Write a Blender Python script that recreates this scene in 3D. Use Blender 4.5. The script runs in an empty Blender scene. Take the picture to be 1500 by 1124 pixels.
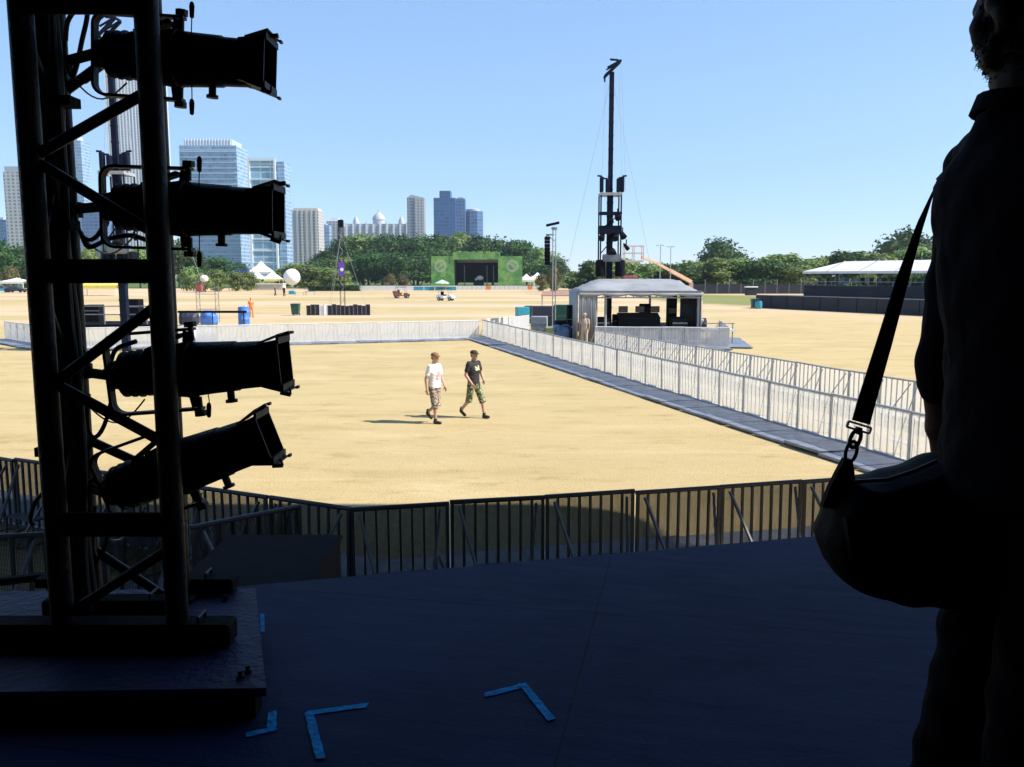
import bpy, math, random
from mathutils import Vector, Matrix
R = random.Random(7)
PI = math.pi
C = bpy.data.collections.new('field_and_stage')        # linked to the scene at the end
scn = bpy.context.scene

# ------------------------------------------------------------------ camera maths (photo is 1500 x 1124)
F, HZ, CAMZ = 1250.0, 404.0, 3.65
PITCH = math.atan((562 - HZ) / F)
CP, SP = math.cos(PITCH), math.sin(PITCH)
def ray(px, py):
    u, v = (px - 750) / F, (562 - py) / F
    return Vector((u, CP + v * SP, -SP + v * CP))
def G(px, py, z=0.0):                     # point on the level plane z
    d = ray(px, py); t = (z - CAMZ) / d.z
    return Vector((d.x * t, d.y * t, z))
def Q(px, py, Y):                         # point at distance Y
    d = ray(px, py); t = Y / d.y
    return Vector((d.x * t, Y, CAMZ + d.z * t))
def XY(px, Y, z=0.0): return Vector(((px - 750) / F * Y * 1.0, Y, z))

# ------------------------------------------------------------------ materials
def node_mat(name):
    m = bpy.data.materials.new(name); m.use_nodes = True
    nt = m.node_tree; b = nt.nodes['Principled BSDF']
    return m, nt, b
def mat(name, col, rough=.6, metal=0.0, var=.12, scale=6.0, bump=0.0, bscale=40.0, spec=.5):
    m, nt, b = node_mat(name)
    tc = nt.nodes.new('ShaderNodeTexCoord')
    n = nt.nodes.new('ShaderNodeTexNoise'); n.inputs['Scale'].default_value = scale; n.inputs['Detail'].default_value = 5
    nt.links.new(tc.outputs['Object'], n.inputs['Vector'])
    r = nt.nodes.new('ShaderNodeValToRGB')
    r.color_ramp.elements[0].position = .3; r.color_ramp.elements[1].position = .7
    r.color_ramp.elements[0].color = tuple(c * (1 - var) for c in col) + (1,)
    r.color_ramp.elements[1].color = tuple(min(1, c * (1 + var)) for c in col) + (1,)
    nt.links.new(n.outputs['Fac'], r.inputs['Fac']); nt.links.new(r.outputs['Color'], b.inputs['Base Color'])
    b.inputs['Roughness'].default_value = rough; b.inputs['Metallic'].default_value = metal
    b.inputs['Specular IOR Level'].default_value = spec
    if bump:
        n2 = nt.nodes.new('ShaderNodeTexNoise'); n2.inputs['Scale'].default_value = bscale
        nt.links.new(tc.outputs['Object'], n2.inputs['Vector'])
        bp = nt.nodes.new('ShaderNodeBump'); bp.inputs['Strength'].default_value = bump; bp.inputs['Distance'].default_value = .02
        nt.links.new(n2.outputs['Fac'], bp.inputs['Height']); nt.links.new(bp.outputs['Normal'], b.inputs['Normal'])
    return m
def math_node(nt, op, a, b=None):
    n = nt.nodes.new('ShaderNodeMath'); n.operation = op
    for i, v in enumerate((a, b)):
        if v is None: continue
        if isinstance(v, (int, float)): n.inputs[i].default_value = v
        else: nt.links.new(v, n.inputs[i])
    return n.outputs[0]
def mixc(nt, f, a, b):
    n = nt.nodes.new('ShaderNodeMix'); n.data_type = 'RGBA'
    if isinstance(f, (int, float)): n.inputs[0].default_value = f
    else: nt.links.new(f, n.inputs[0])
    for i, v in ((6, a), (7, b)):
        if isinstance(v, tuple): n.inputs[i].default_value = v[:3] + (1,)
        else: nt.links.new(v, n.inputs[i])
    return n.outputs[2]
def noise(nt, vec, scale, detail=5, rough=.55):
    n = nt.nodes.new('ShaderNodeTexNoise'); n.inputs['Scale'].default_value = scale
    n.inputs['Detail'].default_value = detail; n.inputs['Roughness'].default_value = rough
    nt.links.new(vec, n.inputs['Vector']); return n.outputs['Fac']
def ramp(nt, f, p0, p1):
    n = nt.nodes.new('ShaderNodeMapRange'); n.interpolation_type = 'SMOOTHSTEP'
    nt.links.new(f, n.inputs[0]); n.inputs[1].default_value = p0; n.inputs[2].default_value = p1
    return n.outputs[0]
def vscale(nt, vec, s):
    n = nt.nodes.new('ShaderNodeVectorMath'); n.operation = 'MULTIPLY'
    nt.links.new(vec, n.inputs[0]); n.inputs[1].default_value = s; return n.outputs[0]

def facade(name, glass, slab, fh=3.9, ft=.62, bay=3.0, bt=.8, rough=.3):
    """tower skin: storeys of glass with slab edges and piers; its pattern is fixed to the wall"""
    m, nt, b = node_mat(name)
    tc = nt.nodes.new('ShaderNodeTexCoord'); sx = nt.nodes.new('ShaderNodeSeparateXYZ')
    nt.links.new(tc.outputs['Object'], sx.inputs[0])
    fz = math_node(nt, 'FRACT', math_node(nt, 'DIVIDE', sx.outputs[2], fh))
    fx = math_node(nt, 'FRACT', math_node(nt, 'DIVIDE', math_node(nt, 'ADD', sx.outputs[0], math_node(nt, 'ADD', sx.outputs[1], 500.0)), bay))
    win = math_node(nt, 'MULTIPLY', math_node(nt, 'LESS_THAN', fz, ft), math_node(nt, 'LESS_THAN', fx, bt))
    cell = nt.nodes.new('ShaderNodeTexWhiteNoise')
    cv = nt.nodes.new('ShaderNodeVectorMath'); cv.operation = 'FLOOR'
    nt.links.new(vscale(nt, tc.outputs['Object'], (1 / bay, 1 / bay, 1 / fh)), cv.inputs[0])
    nt.links.new(cv.outputs[0], cell.inputs['Vector'])
    g = mixc(nt, cell.outputs['Value'], tuple(c * .7 for c in glass), tuple(min(1, c * 1.3) for c in glass))
    nz = noise(nt, tc.outputs['Object'], .02, 3)
    s = mixc(nt, nz, tuple(c * .85 for c in slab), slab)
    nt.links.new(mixc(nt, win, s, g), b.inputs['Base Color'])
    nt.links.new(math_node(nt, 'SUBTRACT', .75, math_node(nt, 'MULTIPLY', win, .75 - rough)), b.inputs['Roughness'])
    return m

M = {}
M['black_paint'] = mat('black_paint', (.008, .009, .013), .5, .0, .25, 9, .25, 90, .14)
M['black_matte'] = mat('black_matte', (.008, .008, .011), .8, 0, .25, 8, .2, 60, .06)
M['truss_paint'] = mat('truss_paint', (.009, .010, .016), .46, .0, .3, 12, .2, 50, .14)
M['rubber'] = mat('rubber', (.01, .01, .011), .6)
M['steel'] = mat('steel', (.45, .46, .48), .35, .9, .15, 12)
M['glass_lens'] = mat('glass_lens', (.03, .035, .05), .05, 0, .05)
M['alu'] = mat('alu', (.7, .69, .66), .5, .25, .12, 4, .1, 30)
M['strut_shaded'] = mat('strut_shaded', (.09, .095, .11), .55, .2, .25, 5)  # brace colour darkened for the shade under the stage roof
M['bar_shaded'] = mat('bar_shaded', (.035, .038, .05), .5, .2, .2, 5)  # near-row barrier bars with the stage shade put into their colour
M['alu_dark'] = mat('alu_dark', (.2, .21, .23), .45, .5, .2, 5, .1, 30)
M['tread_shaded'] = mat('tread_shaded', (.2, .22, .27), .5, .4, .3, 3, .3, 60)  # aluminium treads; barrier shade and reflected sky are in this blue-grey
M['tape'] = mat('tape', (.006, .34, .78), .7, 0, .35, 25, .3, 60, .1)
M['plywood'] = mat('plywood', (.014, .018, .075), .6, 0, .45, 5, .3, 40, .2)
M['white'] = mat('white', (.78, .78, .76), .6, 0, .06, 3)
M['canvas'] = mat('canvas', (.72, .72, .70), .7, 0, .08, 1.2)
M['tent_grey'] = mat('tent_grey', (.27, .27, .275), .6, 0, .25, .9)
M['yellow'] = mat('yellow', (.75, .62, .12), .6)
M['blue'] = mat('blue', (.06, .18, .55), .5)
M['teal'] = mat('teal', (.03, .28, .38), .5)
M['orange'] = mat('orange', (.75, .2, .05), .5)
M['boom'] = mat('boom', (.6, .38, .25), .6)
M['red'] = mat('red', (.3, .08, .07), .5)
M['green_bin'] = mat('green_bin', (.01, .07, .05), .5)
M['olive'] = mat('olive', (.22, .25, .12), .8)
M['navy'] = mat('navy', (.02, .024, .045), .6, 0, .3, 2)
M['scrim'] = mat('scrim', (.012, .014, .022), .75, 0, .4, .6)
M['concrete'] = mat('concrete', (.5, .45, .38), .8)
M['pole_grey'] = mat('pole_grey', (.3, .31, .33), .5)
M['mast_blue'] = mat('mast_blue', (.008, .012, .028), .7, 0, .15, 4, 0, 40, .05)
M['purple'] = mat('purple', (.14, .06, .4), .6)
M['bark'] = mat('bark', (.07, .05, .035), .9, 0, .3, 4)
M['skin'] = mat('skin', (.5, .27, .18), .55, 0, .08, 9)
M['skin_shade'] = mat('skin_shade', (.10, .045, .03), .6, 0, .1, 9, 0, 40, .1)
M['skin_dark'] = mat('skin_dark', (.3, .16, .11), .55, 0, .08, 9)
M['hair'] = mat('hair', (.008, .006, .006), .6, 0, .3, 30, 0, 40, .2)
M['shirt_black'] = mat('shirt_black', (.006, .006, .012), .9, 0, .15, 9, .3, 20, .06)
M['trouser_black'] = mat('trouser_black', (.004, .004, .007), .9, 0, .2, 9, .3, 25, .06)
M['bag_nylon'] = mat('bag_nylon', (.006, .006, .009), .75, 0, .25, 14, .12, 120, .08)
M['shoe'] = mat('shoe', (.02, .018, .018), .6)
M['tire'] = mat('tire', (.015, .015, .015), .8)
M['windscreen'] = mat('windscreen', (.03, .04, .05), .1)

def print_shirt(name, base, ink, ctr, size, thr):
    """cotton with a screen-printed chest patch (local coordinates)"""
    m, nt, b = node_mat(name)
    tc = nt.nodes.new('ShaderNodeTexCoord'); s = nt.nodes.new('ShaderNodeSeparateXYZ'); nt.links.new(tc.outputs['Object'], s.inputs[0])
    dy = math_node(nt, 'ABSOLUTE', math_node(nt, 'SUBTRACT', s.outputs[1], ctr[0])); dz = math_node(nt, 'ABSOLUTE', math_node(nt, 'SUBTRACT', s.outputs[2], ctr[1]))
    k = math_node(nt, 'MULTIPLY', math_node(nt, 'LESS_THAN', dy, size[0]), math_node(nt, 'LESS_THAN', dz, size[1]))
    k = math_node(nt, 'MULTIPLY', k, math_node(nt, 'GREATER_THAN', s.outputs[0], 0.03))
    k = math_node(nt, 'MULTIPLY', k, math_node(nt, 'GREATER_THAN', noise(nt, tc.outputs['Object'], 22, 2), thr))
    nt.links.new(mixc(nt, k, base, ink), b.inputs['Base Color']); b.inputs['Roughness'].default_value = .85
    return m
M['tee_white'] = print_shirt('tee_white', (.82, .8, .8), (.75, .25, .25), (0, 1.2), (.11, .12), .47)
M['tee_black'] = print_shirt('tee_black', (.02, .02, .022), (.65, .62, .3), (0, 1.3), (.09, .06), .46)
def camo(name, a, b_, c):
    m, nt, b = node_mat(name); tc = nt.nodes.new('ShaderNodeTexCoord')
    n1 = noise(nt, tc.outputs['Object'], 13, 2); n2 = noise(nt, vscale(nt, tc.outputs['Object'], (1.3, .9, 1.7)), 19, 2)
    x = mixc(nt, math_node(nt, 'GREATER_THAN', n1, .5), a, b_); x = mixc(nt, math_node(nt, 'GREATER_THAN', n2, .57), x, c)
    nt.links.new(x, b.inputs['Base Color']); b.inputs['Roughness'].default_value = .9
    return m
M['camo_brown'] = camo('camo_brown', (.3, .24, .18), (.09, .065, .045), (.5, .43, .36))
M['camo_green'] = camo('camo_green', (.13, .15, .06), (.035, .05, .02), (.4, .42, .25))

# perforated sheet of the crowd barriers: real holes, round and in rows
def perforated(name, col, hole, pitch, open_r, glow=0.0):
    m, nt, b = node_mat(name)
    tc = nt.nodes.new('ShaderNodeTexCoord')
    fr = nt.nodes.new('ShaderNodeVectorMath'); fr.operation = 'FRACTION'
    nt.links.new(vscale(nt, tc.outputs['Object'], (1 / pitch, 0, 1 / pitch)), fr.inputs[0])
    sb = nt.nodes.new('ShaderNodeVectorMath'); sb.operation = 'DISTANCE'
    nt.links.new(fr.outputs[0], sb.inputs[0]); sb.inputs[1].default_value = (.5, 0, .5)
    h = math_node(nt, 'LESS_THAN', sb.outputs['Value'], open_r)
    nz = noise(nt, tc.outputs['Object'], 3, 4)
    nt.links.new(mixc(nt, nz, tuple(c * .8 for c in col), col), b.inputs['Base Color'])
    b.inputs['Roughness'].default_value = .6
    tl = nt.nodes.new('ShaderNodeBsdfTranslucent'); tl.inputs['Color'].default_value = col + (1,)       # thin woven mesh lets daylight through
    tr = nt.nodes.new('ShaderNodeBsdfTransparent'); m1 = nt.nodes.new('ShaderNodeMixShader'); m2 = nt.nodes.new('ShaderNodeMixShader')
    m1.inputs[0].default_value = glow; nt.links.new(b.outputs[0], m1.inputs[1]); nt.links.new(tl.outputs[0], m1.inputs[2])
    nt.links.new(h, m2.inputs[0]); nt.links.new(m1.outputs[0], m2.inputs[1]); nt.links.new(tr.outputs[0], m2.inputs[2])
    nt.links.new(m2.outputs[0], nt.nodes['Material Output'].inputs['Surface'])
    return m
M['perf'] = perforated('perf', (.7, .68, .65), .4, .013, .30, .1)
M['perf_shaded'] = perforated('perf_shaded', (.04, .042, .05), .4, .013, .25)  # near-row sheets: roof shade painted in as a darker colour
M['perf_open'] = perforated('perf_open', (.8, .76, .68), .4, .013, .31, .48)

def tree_mat(name, a, b_, c):
    m, nt, b = node_mat(name); tc = nt.nodes.new('ShaderNodeTexCoord')
    n1 = noise(nt, tc.outputs['Object'], .55, 3); n2 = noise(nt, tc.outputs['Object'], 2.6, 2)
    oi = nt.nodes.new('ShaderNodeObjectInfo')
    x = mixc(nt, ramp(nt, n1, .35, .65), a, b_); x = mixc(nt, ramp(nt, n2, .5, .75), x, c)
    h = nt.nodes.new('ShaderNodeHueSaturation'); nt.links.new(x, h.inputs['Color'])
    nt.links.new(math_node(nt, 'ADD', .8, math_node(nt, 'MULTIPLY', oi.outputs['Random'], .5)), h.inputs['Value'])
    nt.links.new(math_node(nt, 'ADD', .485, math_node(nt, 'MULTIPLY', oi.outputs['Random'], .03)), h.inputs['Hue'])
    nt.links.new(h.outputs[0], b.inputs['Base Color']); b.inputs['Roughness'].default_value = .6
    b.inputs['Specular IOR Level'].default_value = .25
    tl = nt.nodes.new('ShaderNodeBsdfTranslucent'); nt.links.new(h.outputs[0], tl.inputs['Color'])
    mx = nt.nodes.new('ShaderNodeMixShader'); mx.inputs[0].default_value = .25
    nt.links.new(b.outputs[0], mx.inputs[1]); nt.links.new(tl.outputs[0], mx.inputs[2])
    nt.links.new(mx.outputs[0], nt.nodes['Material Output'].inputs['Surface'])
    return m
M['leaf_dark'] = tree_mat('leaf_dark', (.022, .06, .016), (.05, .105, .024), (.09, .165, .035))
M['leaf_light'] = tree_mat('leaf_light', (.12, .18, .05), (.185, .26, .075), (.26, .33, .11))
M['leaf_brown'] = tree_mat('leaf_brown', (.09, .07, .025), (.12, .11, .04), (.17, .12, .05))

def ground_mat():
    m, nt, b = node_mat('dry_grass'); tc = nt.nodes.new('ShaderNodeNewGeometry'); P = tc.outputs['Position']
    s = nt.nodes.new('ShaderNodeSeparateXYZ'); nt.links.new(P, s.inputs[0])
    big = noise(nt, vscale(nt, P, (.6, 1.0, 1)), .05, 5); mid = noise(nt, vscale(nt, P, (.5, 1.2, 1)), .5, 6, .68)
    fine = noise(nt, P, 5.0, 6, .7); tuft = noise(nt, P, 22.0, 3, .7)
    c = mixc(nt, ramp(nt, big, .38, .64), (.47, .355, .18), (.43, .33, .17))
    c = mixc(nt, math_node(nt, 'MULTIPLY', ramp(nt, mid, .48, .74), .9), c, (.355, .275, .125))
    c = mixc(nt, math_node(nt, 'MULTIPLY', ramp(nt, mid, .48, .25), .8), c, (.53, .425, .24))
    c = mixc(nt, math_node(nt, 'MULTIPLY', ramp(nt, fine, .5, .75), .35), c, (.35, .275, .125))
    c = mixc(nt, math_node(nt, 'MULTIPLY', ramp(nt, tuft, .5, .78), .3), c, (.32, .25, .11))
    blot = noise(nt, vscale(nt, P, (.5, 1.1, 1)), 1.3, 7, .7)
    c = mixc(nt, math_node(nt, 'MULTIPLY', ramp(nt, blot, .54, .70), .7), c, (.29, .225, .095))
    trk = noise(nt, vscale(nt, P, (.05, 1.4, 1)), 1.0, 4, .6)
    c = mixc(nt, math_node(nt, 'MULTIPLY', ramp(nt, trk, .56, .68), .2), c, (.56, .46, .28))
    # worn, pinker bare earth far out and greener turf where it was watered
    far = ramp(nt, s.outputs[1], 55.0, 75.0)
    c = mixc(nt, math_node(nt, 'MULTIPLY', far, ramp(nt, noise(nt, vscale(nt, P, (.3, 1, 1)), .06, 4), .42, .6)), c, (.56, .40, .265))
    def patch(cx, cy, rx, ry):
        dx = math_node(nt, 'DIVIDE', math_node(nt, 'SUBTRACT', s.outputs[0], cx), rx)
        dy = math_node(nt, 'DIVIDE', math_node(nt, 'SUBTRACT', s.outputs[1], cy), ry)
        d = math_node(nt, 'ADD', math_node(nt, 'MULTIPLY', dx, dx), math_node(nt, 'MULTIPLY', dy, dy))
        d = math_node(nt, 'ADD', d, math_node(nt, 'MULTIPLY', math_node(nt, 'SUBTRACT', mid, .5), 1.6))
        return ramp(nt, d, 1.3, .5)
    c = mixc(nt, math_node(nt, 'MULTIPLY', patch(34, 133, 13, 34), .85), c, (.15, .18, .045))
    c = mixc(nt, math_node(nt, 'MULTIPLY', patch(-8, 118, 26, 9), .35), c, (.26, .26, .08))
    c = mixc(nt, math_node(nt, 'MULTIPLY', patch(-60, 130, 40, 9), .35), c, (.3, .27, .09))
    c = mixc(nt, ramp(nt, s.outputs[1], 240.0, 262.0), c, (.09, .13, .035))
    nt.links.new(c, b.inputs['Base Color']); b.inputs['Roughness'].default_value = .95; b.inputs['Specular IOR Level'].default_value = .1
    bp = nt.nodes.new('ShaderNodeBump'); bp.inputs['Strength'].default_value = .5; bp.inputs['Distance'].default_value = .035
    nt.links.new(math_node(nt, 'ADD', fine, tuft), bp.inputs['Height']); nt.links.new(bp.outputs['Normal'], b.inputs['Normal'])
    return m
M['ground'] = ground_mat()

def deck_mat():
    m, nt, b = node_mat('stage_deck'); tc = nt.nodes.new('ShaderNodeTexCoord'); P = tc.outputs['Object']
    br = nt.nodes.new('ShaderNodeTexBrick'); br.inputs['Scale'].default_value = 1; br.offset = 0
    br.inputs['Brick Width'].default_value = 2.4; br.inputs['Row Height'].default_value = 1.2; br.inputs['Mortar Size'].default_value = .004
    mp = nt.nodes.new('ShaderNodeMapping'); mp.inputs['Rotation'].default_value = (0, 0, .2); mp.inputs['Location'].default_value = (.3, .55, 0)
    nt.links.new(P, mp.inputs['Vector']); nt.links.new(mp.outputs[0], br.inputs['Vector'])
    n1 = noise(nt, P, 1.1, 5, .6); n2 = noise(nt, vscale(nt, mp.outputs[0], (1, 7, 1)), 3, 5, .7)
    c = mixc(nt, ramp(nt, n1, .35, .65), (.006, .016, .07), (.011, .025, .10))  # navy base colour includes the blue cast of skylight on the deck
    c = mixc(nt, math_node(nt, 'MULTIPLY', ramp(nt, n2, .6, .75), .35), c, (.004, .009, .035))
    n3 = noise(nt, P, 4.5, 8, .75)
    c = mixc(nt, math_node(nt, 'MULTIPLY', ramp(nt, n3, .58, .74), .35), c, (.022, .034, .09))
    c = mixc(nt, math_node(nt, 'MULTIPLY', br.outputs['Fac'], .6), c, (.002, .003, .012))
    nt.links.new(c, b.inputs['Base Color']); 
    nt.links.new(math_node(nt, 'ADD', .55, math_node(nt, 'MULTIPLY', n2, .3)), b.inputs['Roughness'])
    b.inputs['Specular IOR Level'].default_value = .12
    bp = nt.nodes.new('ShaderNodeBump'); bp.inputs['Strength'].default_value = .15; bp.inputs['Distance'].default_value = .01
    nt.links.new(noise(nt, P, 60, 3), bp.inputs['Height']); nt.links.new(bp.outputs['Normal'], b.inputs['Normal'])
    return m
M['deck'] = deck_mat()

def art_mat():
    """printed green hoarding of the far stage: leafy greens with a pale ring emblem on each wing"""
    m, nt, b = node_mat('green_hoarding'); tc = nt.nodes.new('ShaderNodeTexCoord'); P = tc.outputs['Object']
    n1 = noise(nt, P, .5, 4); n2 = noise(nt, P, 1.6, 3)
    c = mixc(nt, ramp(nt, n1, .38, .62), (.06, .21, .05), (.17, .34, .08))
    c = mixc(nt, ramp(nt, n2, .55, .7), c, (.28, .34, .13))
    c = mixc(nt, ramp(nt, n2, .42, .3), c, (.03, .13, .03))
    s = nt.nodes.new('ShaderNodeSeparateXYZ'); nt.links.new(P, s.inputs[0])
    ax = math_node(nt, 'SUBTRACT', math_node(nt, 'ABSOLUTE', s.outputs[0]), 9.6); az = math_node(nt, 'SUBTRACT', s.outputs[2], 6.2)
    d = math_node(nt, 'SQRT', math_node(nt, 'ADD', math_node(nt, 'MULTIPLY', ax, ax), math_node(nt, 'MULTIPLY', az, az)))
    ringm = math_node(nt, 'LESS_THAN', math_node(nt, 'ABSOLUTE', math_node(nt, 'SUBTRACT', d, 1.35)), .28)
    bar = math_node(nt, 'MULTIPLY', math_node(nt, 'LESS_THAN', math_node(nt, 'ABSOLUTE', math_node(nt, 'ADD', ax, az)), .25), math_node(nt, 'LESS_THAN', d, 1.4))
    c = mixc(nt, math_node(nt, 'MULTIPLY', math_node(nt, 'MAXIMUM', ringm, bar), .45), c, (.5, .42, .42))
    nt.links.new(c, b.inputs['Base Color']); b.inputs['Roughness'].default_value = .7
    return m
M['art'] = art_mat()

# ------------------------------------------------------------------ mesh builder
class MB:
    def __init__(s): s.v = []; s.f = []
    def add(s, vs, fs):
        o = len(s.v); s.v += [Vector(v) for v in vs]; s.f += [tuple(i + o for i in f) for f in fs]; return s
    def box(s, c, d, rz=0, m3=None):
        hx, hy, hz = d[0] / 2, d[1] / 2, d[2] / 2; c = Vector(c)
        rm = m3 or Matrix.Rotation(rz, 3, 'Z')
        vs = [c + rm @ Vector((x, y, z)) for x in (-hx, hx) for y in (-hy, hy) for z in (-hz, hz)]
        return s.add(vs, [(0, 1, 3, 2), (4, 6, 7, 5), (0, 4, 5, 1), (2, 3, 7, 6), (0, 2, 6, 4), (1, 5, 7, 3)])
    def bbox(s, c, d, bev, m3=None):       # chamfered box
        c = Vector(c); rm = m3 or Matrix.Identity(3); vs = []; idx = {}
        for sx in (-1, 1):
            for sy in (-1, 1):
                for sz in (-1, 1):
                    for a in range(3):
                        p = [sx * (d[0] / 2 - bev), sy * (d[1] / 2 - bev), sz * (d[2] / 2 - bev)]
                        p[a] = (sx, sy, sz)[a] * d[a] / 2
                        idx[(sx, sy, sz, a)] = len(vs); vs.append(c + rm @ Vector(p))
        fs = []
        S = (-1, 1)
        for sg in S:
            fs.append([idx[(sg, a, b, 0)] for a, b in ((-1, -1), (-1, 1), (1, 1), (1, -1))][::-sg])
            fs.append([idx[(a, sg, b, 1)] for a, b in ((-1, -1), (-1, 1), (1, 1), (1, -1))][::sg])
            fs.append([idx[(a, b, sg, 2)] for a, b in ((-1, -1), (-1, 1), (1, 1), (1, -1))][::-sg])
        for a in S:
            for b in S:
                fs.append([idx[(a, b, -1, 0)], idx[(a, b, 1, 0)], idx[(a, b, 1, 1)], idx[(a, b, -1, 1)]])
                fs.append([idx[(a, -1, b, 0)], idx[(a, 1, b, 0)], idx[(a, 1, b, 2)], idx[(a, -1, b, 2)]])
                fs.append([idx[(-1, a, b, 1)], idx[(1, a, b, 1)], idx[(1, a, b, 2)], idx[(-1, a, b, 2)]])
                for e in S: fs.append([idx[(a, b, e, k)] for k in range(3)])
        return s.add(vs, fs)
    @staticmethod
    def frame(d):
        d = Vector(d).normalized(); a = Vector((0, 0, 1)) if abs(d.z) < .9 else Vector((0, 1, 0))
        u = d.cross(a).normalized(); return u, d.cross(u).normalized() * -1
    def bar(s, p, q, w, h=None):
        p, q = Vector(p), Vector(q); d = q - p; u, v = s.frame(d); h = h or w
        vs = [b + u * a * w / 2 + v * c * h / 2 for b in (p, q) for a, c in ((-1, -1), (1, -1), (1, 1), (-1, 1))]
        return s.add(vs, [(3, 2, 1, 0), (4, 5, 6, 7)] + [(i, (i + 1) % 4, 4 + (i + 1) % 4, 4 + i) for i in range(4)])
    def tube(s, p, q, r, r2=None, n=8):
        p, q = Vector(p), Vector(q); u, v = s.frame(q - p); r2 = r if r2 is None else r2
        vs = [b + (u * math.cos(2 * PI * i / n) + v * math.sin(2 * PI * i / n)) * rr for b, rr in ((p, r), (q, r2)) for i in range(n)]
        return s.add(vs, [tuple(range(n))[::-1], tuple(range(n, 2 * n))] + [(i, (i + 1) % n, n + (i + 1) % n, n + i) for i in range(n)])
    def path(s, pts, r, n=6):
        pts = [Vector(p) for p in pts]; vs = []; fs = []; u = None; m = len(pts)
        for k, p in enumerate(pts):
            t = (pts[min(k + 1, m - 1)] - pts[max(k - 1, 0)]).normalized()
            if u is None: u, _ = s.frame(t)
            u = (u - t * u.dot(t)).normalized(); v = t.cross(u)
            rr = r[k] if isinstance(r, (list, tuple)) else r
            vs += [p + (u * math.cos(2 * PI * i / n) + v * math.sin(2 * PI * i / n)) * rr for i in range(n)]
        for k in range(m - 1):
            fs += [(k * n + i, k * n + (i + 1) % n, (k + 1) * n + (i + 1) % n, (k + 1) * n + i) for i in range(n)]
        fs += [tuple(range(n))[::-1], tuple(range((m - 1) * n, m * n))]
        return s.add(vs, fs)
    def ribbon(s, pts, wdir, w, th):        # flat strap along a path
        pts = [Vector(p) for p in pts]; vs = []; m = len(pts)
        for k, p in enumerate(pts):
            t = (pts[min(k + 1, m - 1)] - pts[max(k - 1, 0)]).normalized(); wd = Vector(wdir[k] if isinstance(wdir, list) else wdir)
            wd = (wd - t * wd.dot(t)).normalized(); nn = t.cross(wd); ww = w[k] if isinstance(w, list) else w
            vs += [p + wd * a * ww / 2 + nn * b * th / 2 for a, b in ((-1, -1), (1, -1), (1, 1), (-1, 1))]
        fs = [(3, 2, 1, 0), tuple(range(4 * m - 4, 4 * m))]
        for k in range(m - 1): fs += [(k * 4 + i, k * 4 + (i + 1) % 4, k * 4 + 4 + (i + 1) % 4, k * 4 + 4 + i) for i in range(4)]
        return s.add(vs, fs)
    def lathe(s, prof, o, ax, n=20):        # prof = [(t, r)] along ax from o
        o = Vector(o); ax = Vector(ax).normalized(); u, v = s.frame(ax); vs = []; fs = []
        for t, r in prof: vs += [o + ax * t + (u * math.cos(2 * PI * i / n) + v * math.sin(2 * PI * i / n)) * r for i in range(n)]
        for k in range(len(prof) - 1): fs += [(k * n + i, k * n + (i + 1) % n, (k + 1) * n + (i + 1) % n, (k + 1) * n + i) for i in range(n)]
        fs += [tuple(range(n))[::-1], tuple(range((len(prof) - 1) * n, len(prof) * n))]
        return s.add(vs, fs)
    def ell(s, c, r, n=12, m3=None):
        c = Vector(c); r = (r, r, r) if isinstance(r, (int, float)) else r; vs = []; fs = []; m = max(4, n // 2); rm = m3 or Matrix.Identity(3)
        for j in range(1, m):
            th = PI * j / m
            vs += [c + rm @ Vector((r[0] * math.sin(th) * math.cos(2 * PI * i / n), r[1] * math.sin(th) * math.sin(2 * PI * i / n), -r[2] * math.cos(th))) for i in range(n)]
        b = len(vs); vs += [c + rm @ Vector((0, 0, -r[2])), c + rm @ Vector((0, 0, r[2]))]
        for j in range(m - 2): fs += [(j * n + i, j * n + (i + 1) % n, (j + 1) * n + (i + 1) % n, (j + 1) * n + i) for i in range(n)]
        fs += [(b, (i + 1) % n, i) for i in range(n)] + [((m - 2) * n + i, (m - 2) * n + (i + 1) % n, b + 1) for i in range(n)]
        return s.add(vs, fs)
    def cap(s, p, q, r1, r2, n=10):
        s.tube(p, q, r1, r2, n); s.ell(p, r1 * 1.0, n); s.ell(q, r2 * 1.0, n); return s
    def loft(s, rings, n=16):               # rings = [(centre, rx, ry)] stacked in z
        vs = []; fs = []
        for c, rx, ry in rings: vs += [Vector(c) + Vector((rx * math.cos(2 * PI * i / n), ry * math.sin(2 * PI * i / n), 0)) for i in range(n)]
        for k in range(len(rings) - 1): fs += [(k * n + i, k * n + (i + 1) % n, (k + 1) * n + (i + 1) % n, (k + 1) * n + i) for i in range(n)]
        fs += [tuple(range(n))[::-1], tuple(range((len(rings) - 1) * n, len(rings) * n))]
        return s.add(vs, fs)
    def prism(s, poly, z0, z1):
        n = len(poly)
        return s.add([(x, y, z0) for x, y in poly] + [(x, y, z1) for x, y in poly],
                     [tuple(range(n))[::-1], tuple(range(n, 2 * n))] + [(i, (i + 1) % n, n + (i + 1) % n, n + i) for i in range(n)])
    def slab(s, poly, ext):                 # any planar polygon of 3-D points, pushed by ext
        n = len(poly); e = Vector(ext)
        return s.add([Vector(p) for p in poly] + [Vector(p) + e for p in poly],
                     [tuple(range(n))[::-1], tuple(range(n, 2 * n))] + [(i, (i + 1) % n, n + (i + 1) % n, n + i) for i in range(n)])
    def mesh(s, name, smooth=True):
        me = bpy.data.meshes.new(name); me.from_pydata([tuple(v) for v in s.v], [], s.f); me.validate()
        if smooth:
            me.polygons.foreach_set('use_smooth', [True] * len(me.polygons)); me.set_sharp_from_angle(angle=math.radians(38))
        me.update(); return me
    def build(s, name, m, parent=None, world=False, smooth=True):
        if world and parent:
            o = base_of(parent)
            for v in s.v: v -= o
        me = s.mesh(name, smooth)
        return link(name, me, m, parent)
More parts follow.
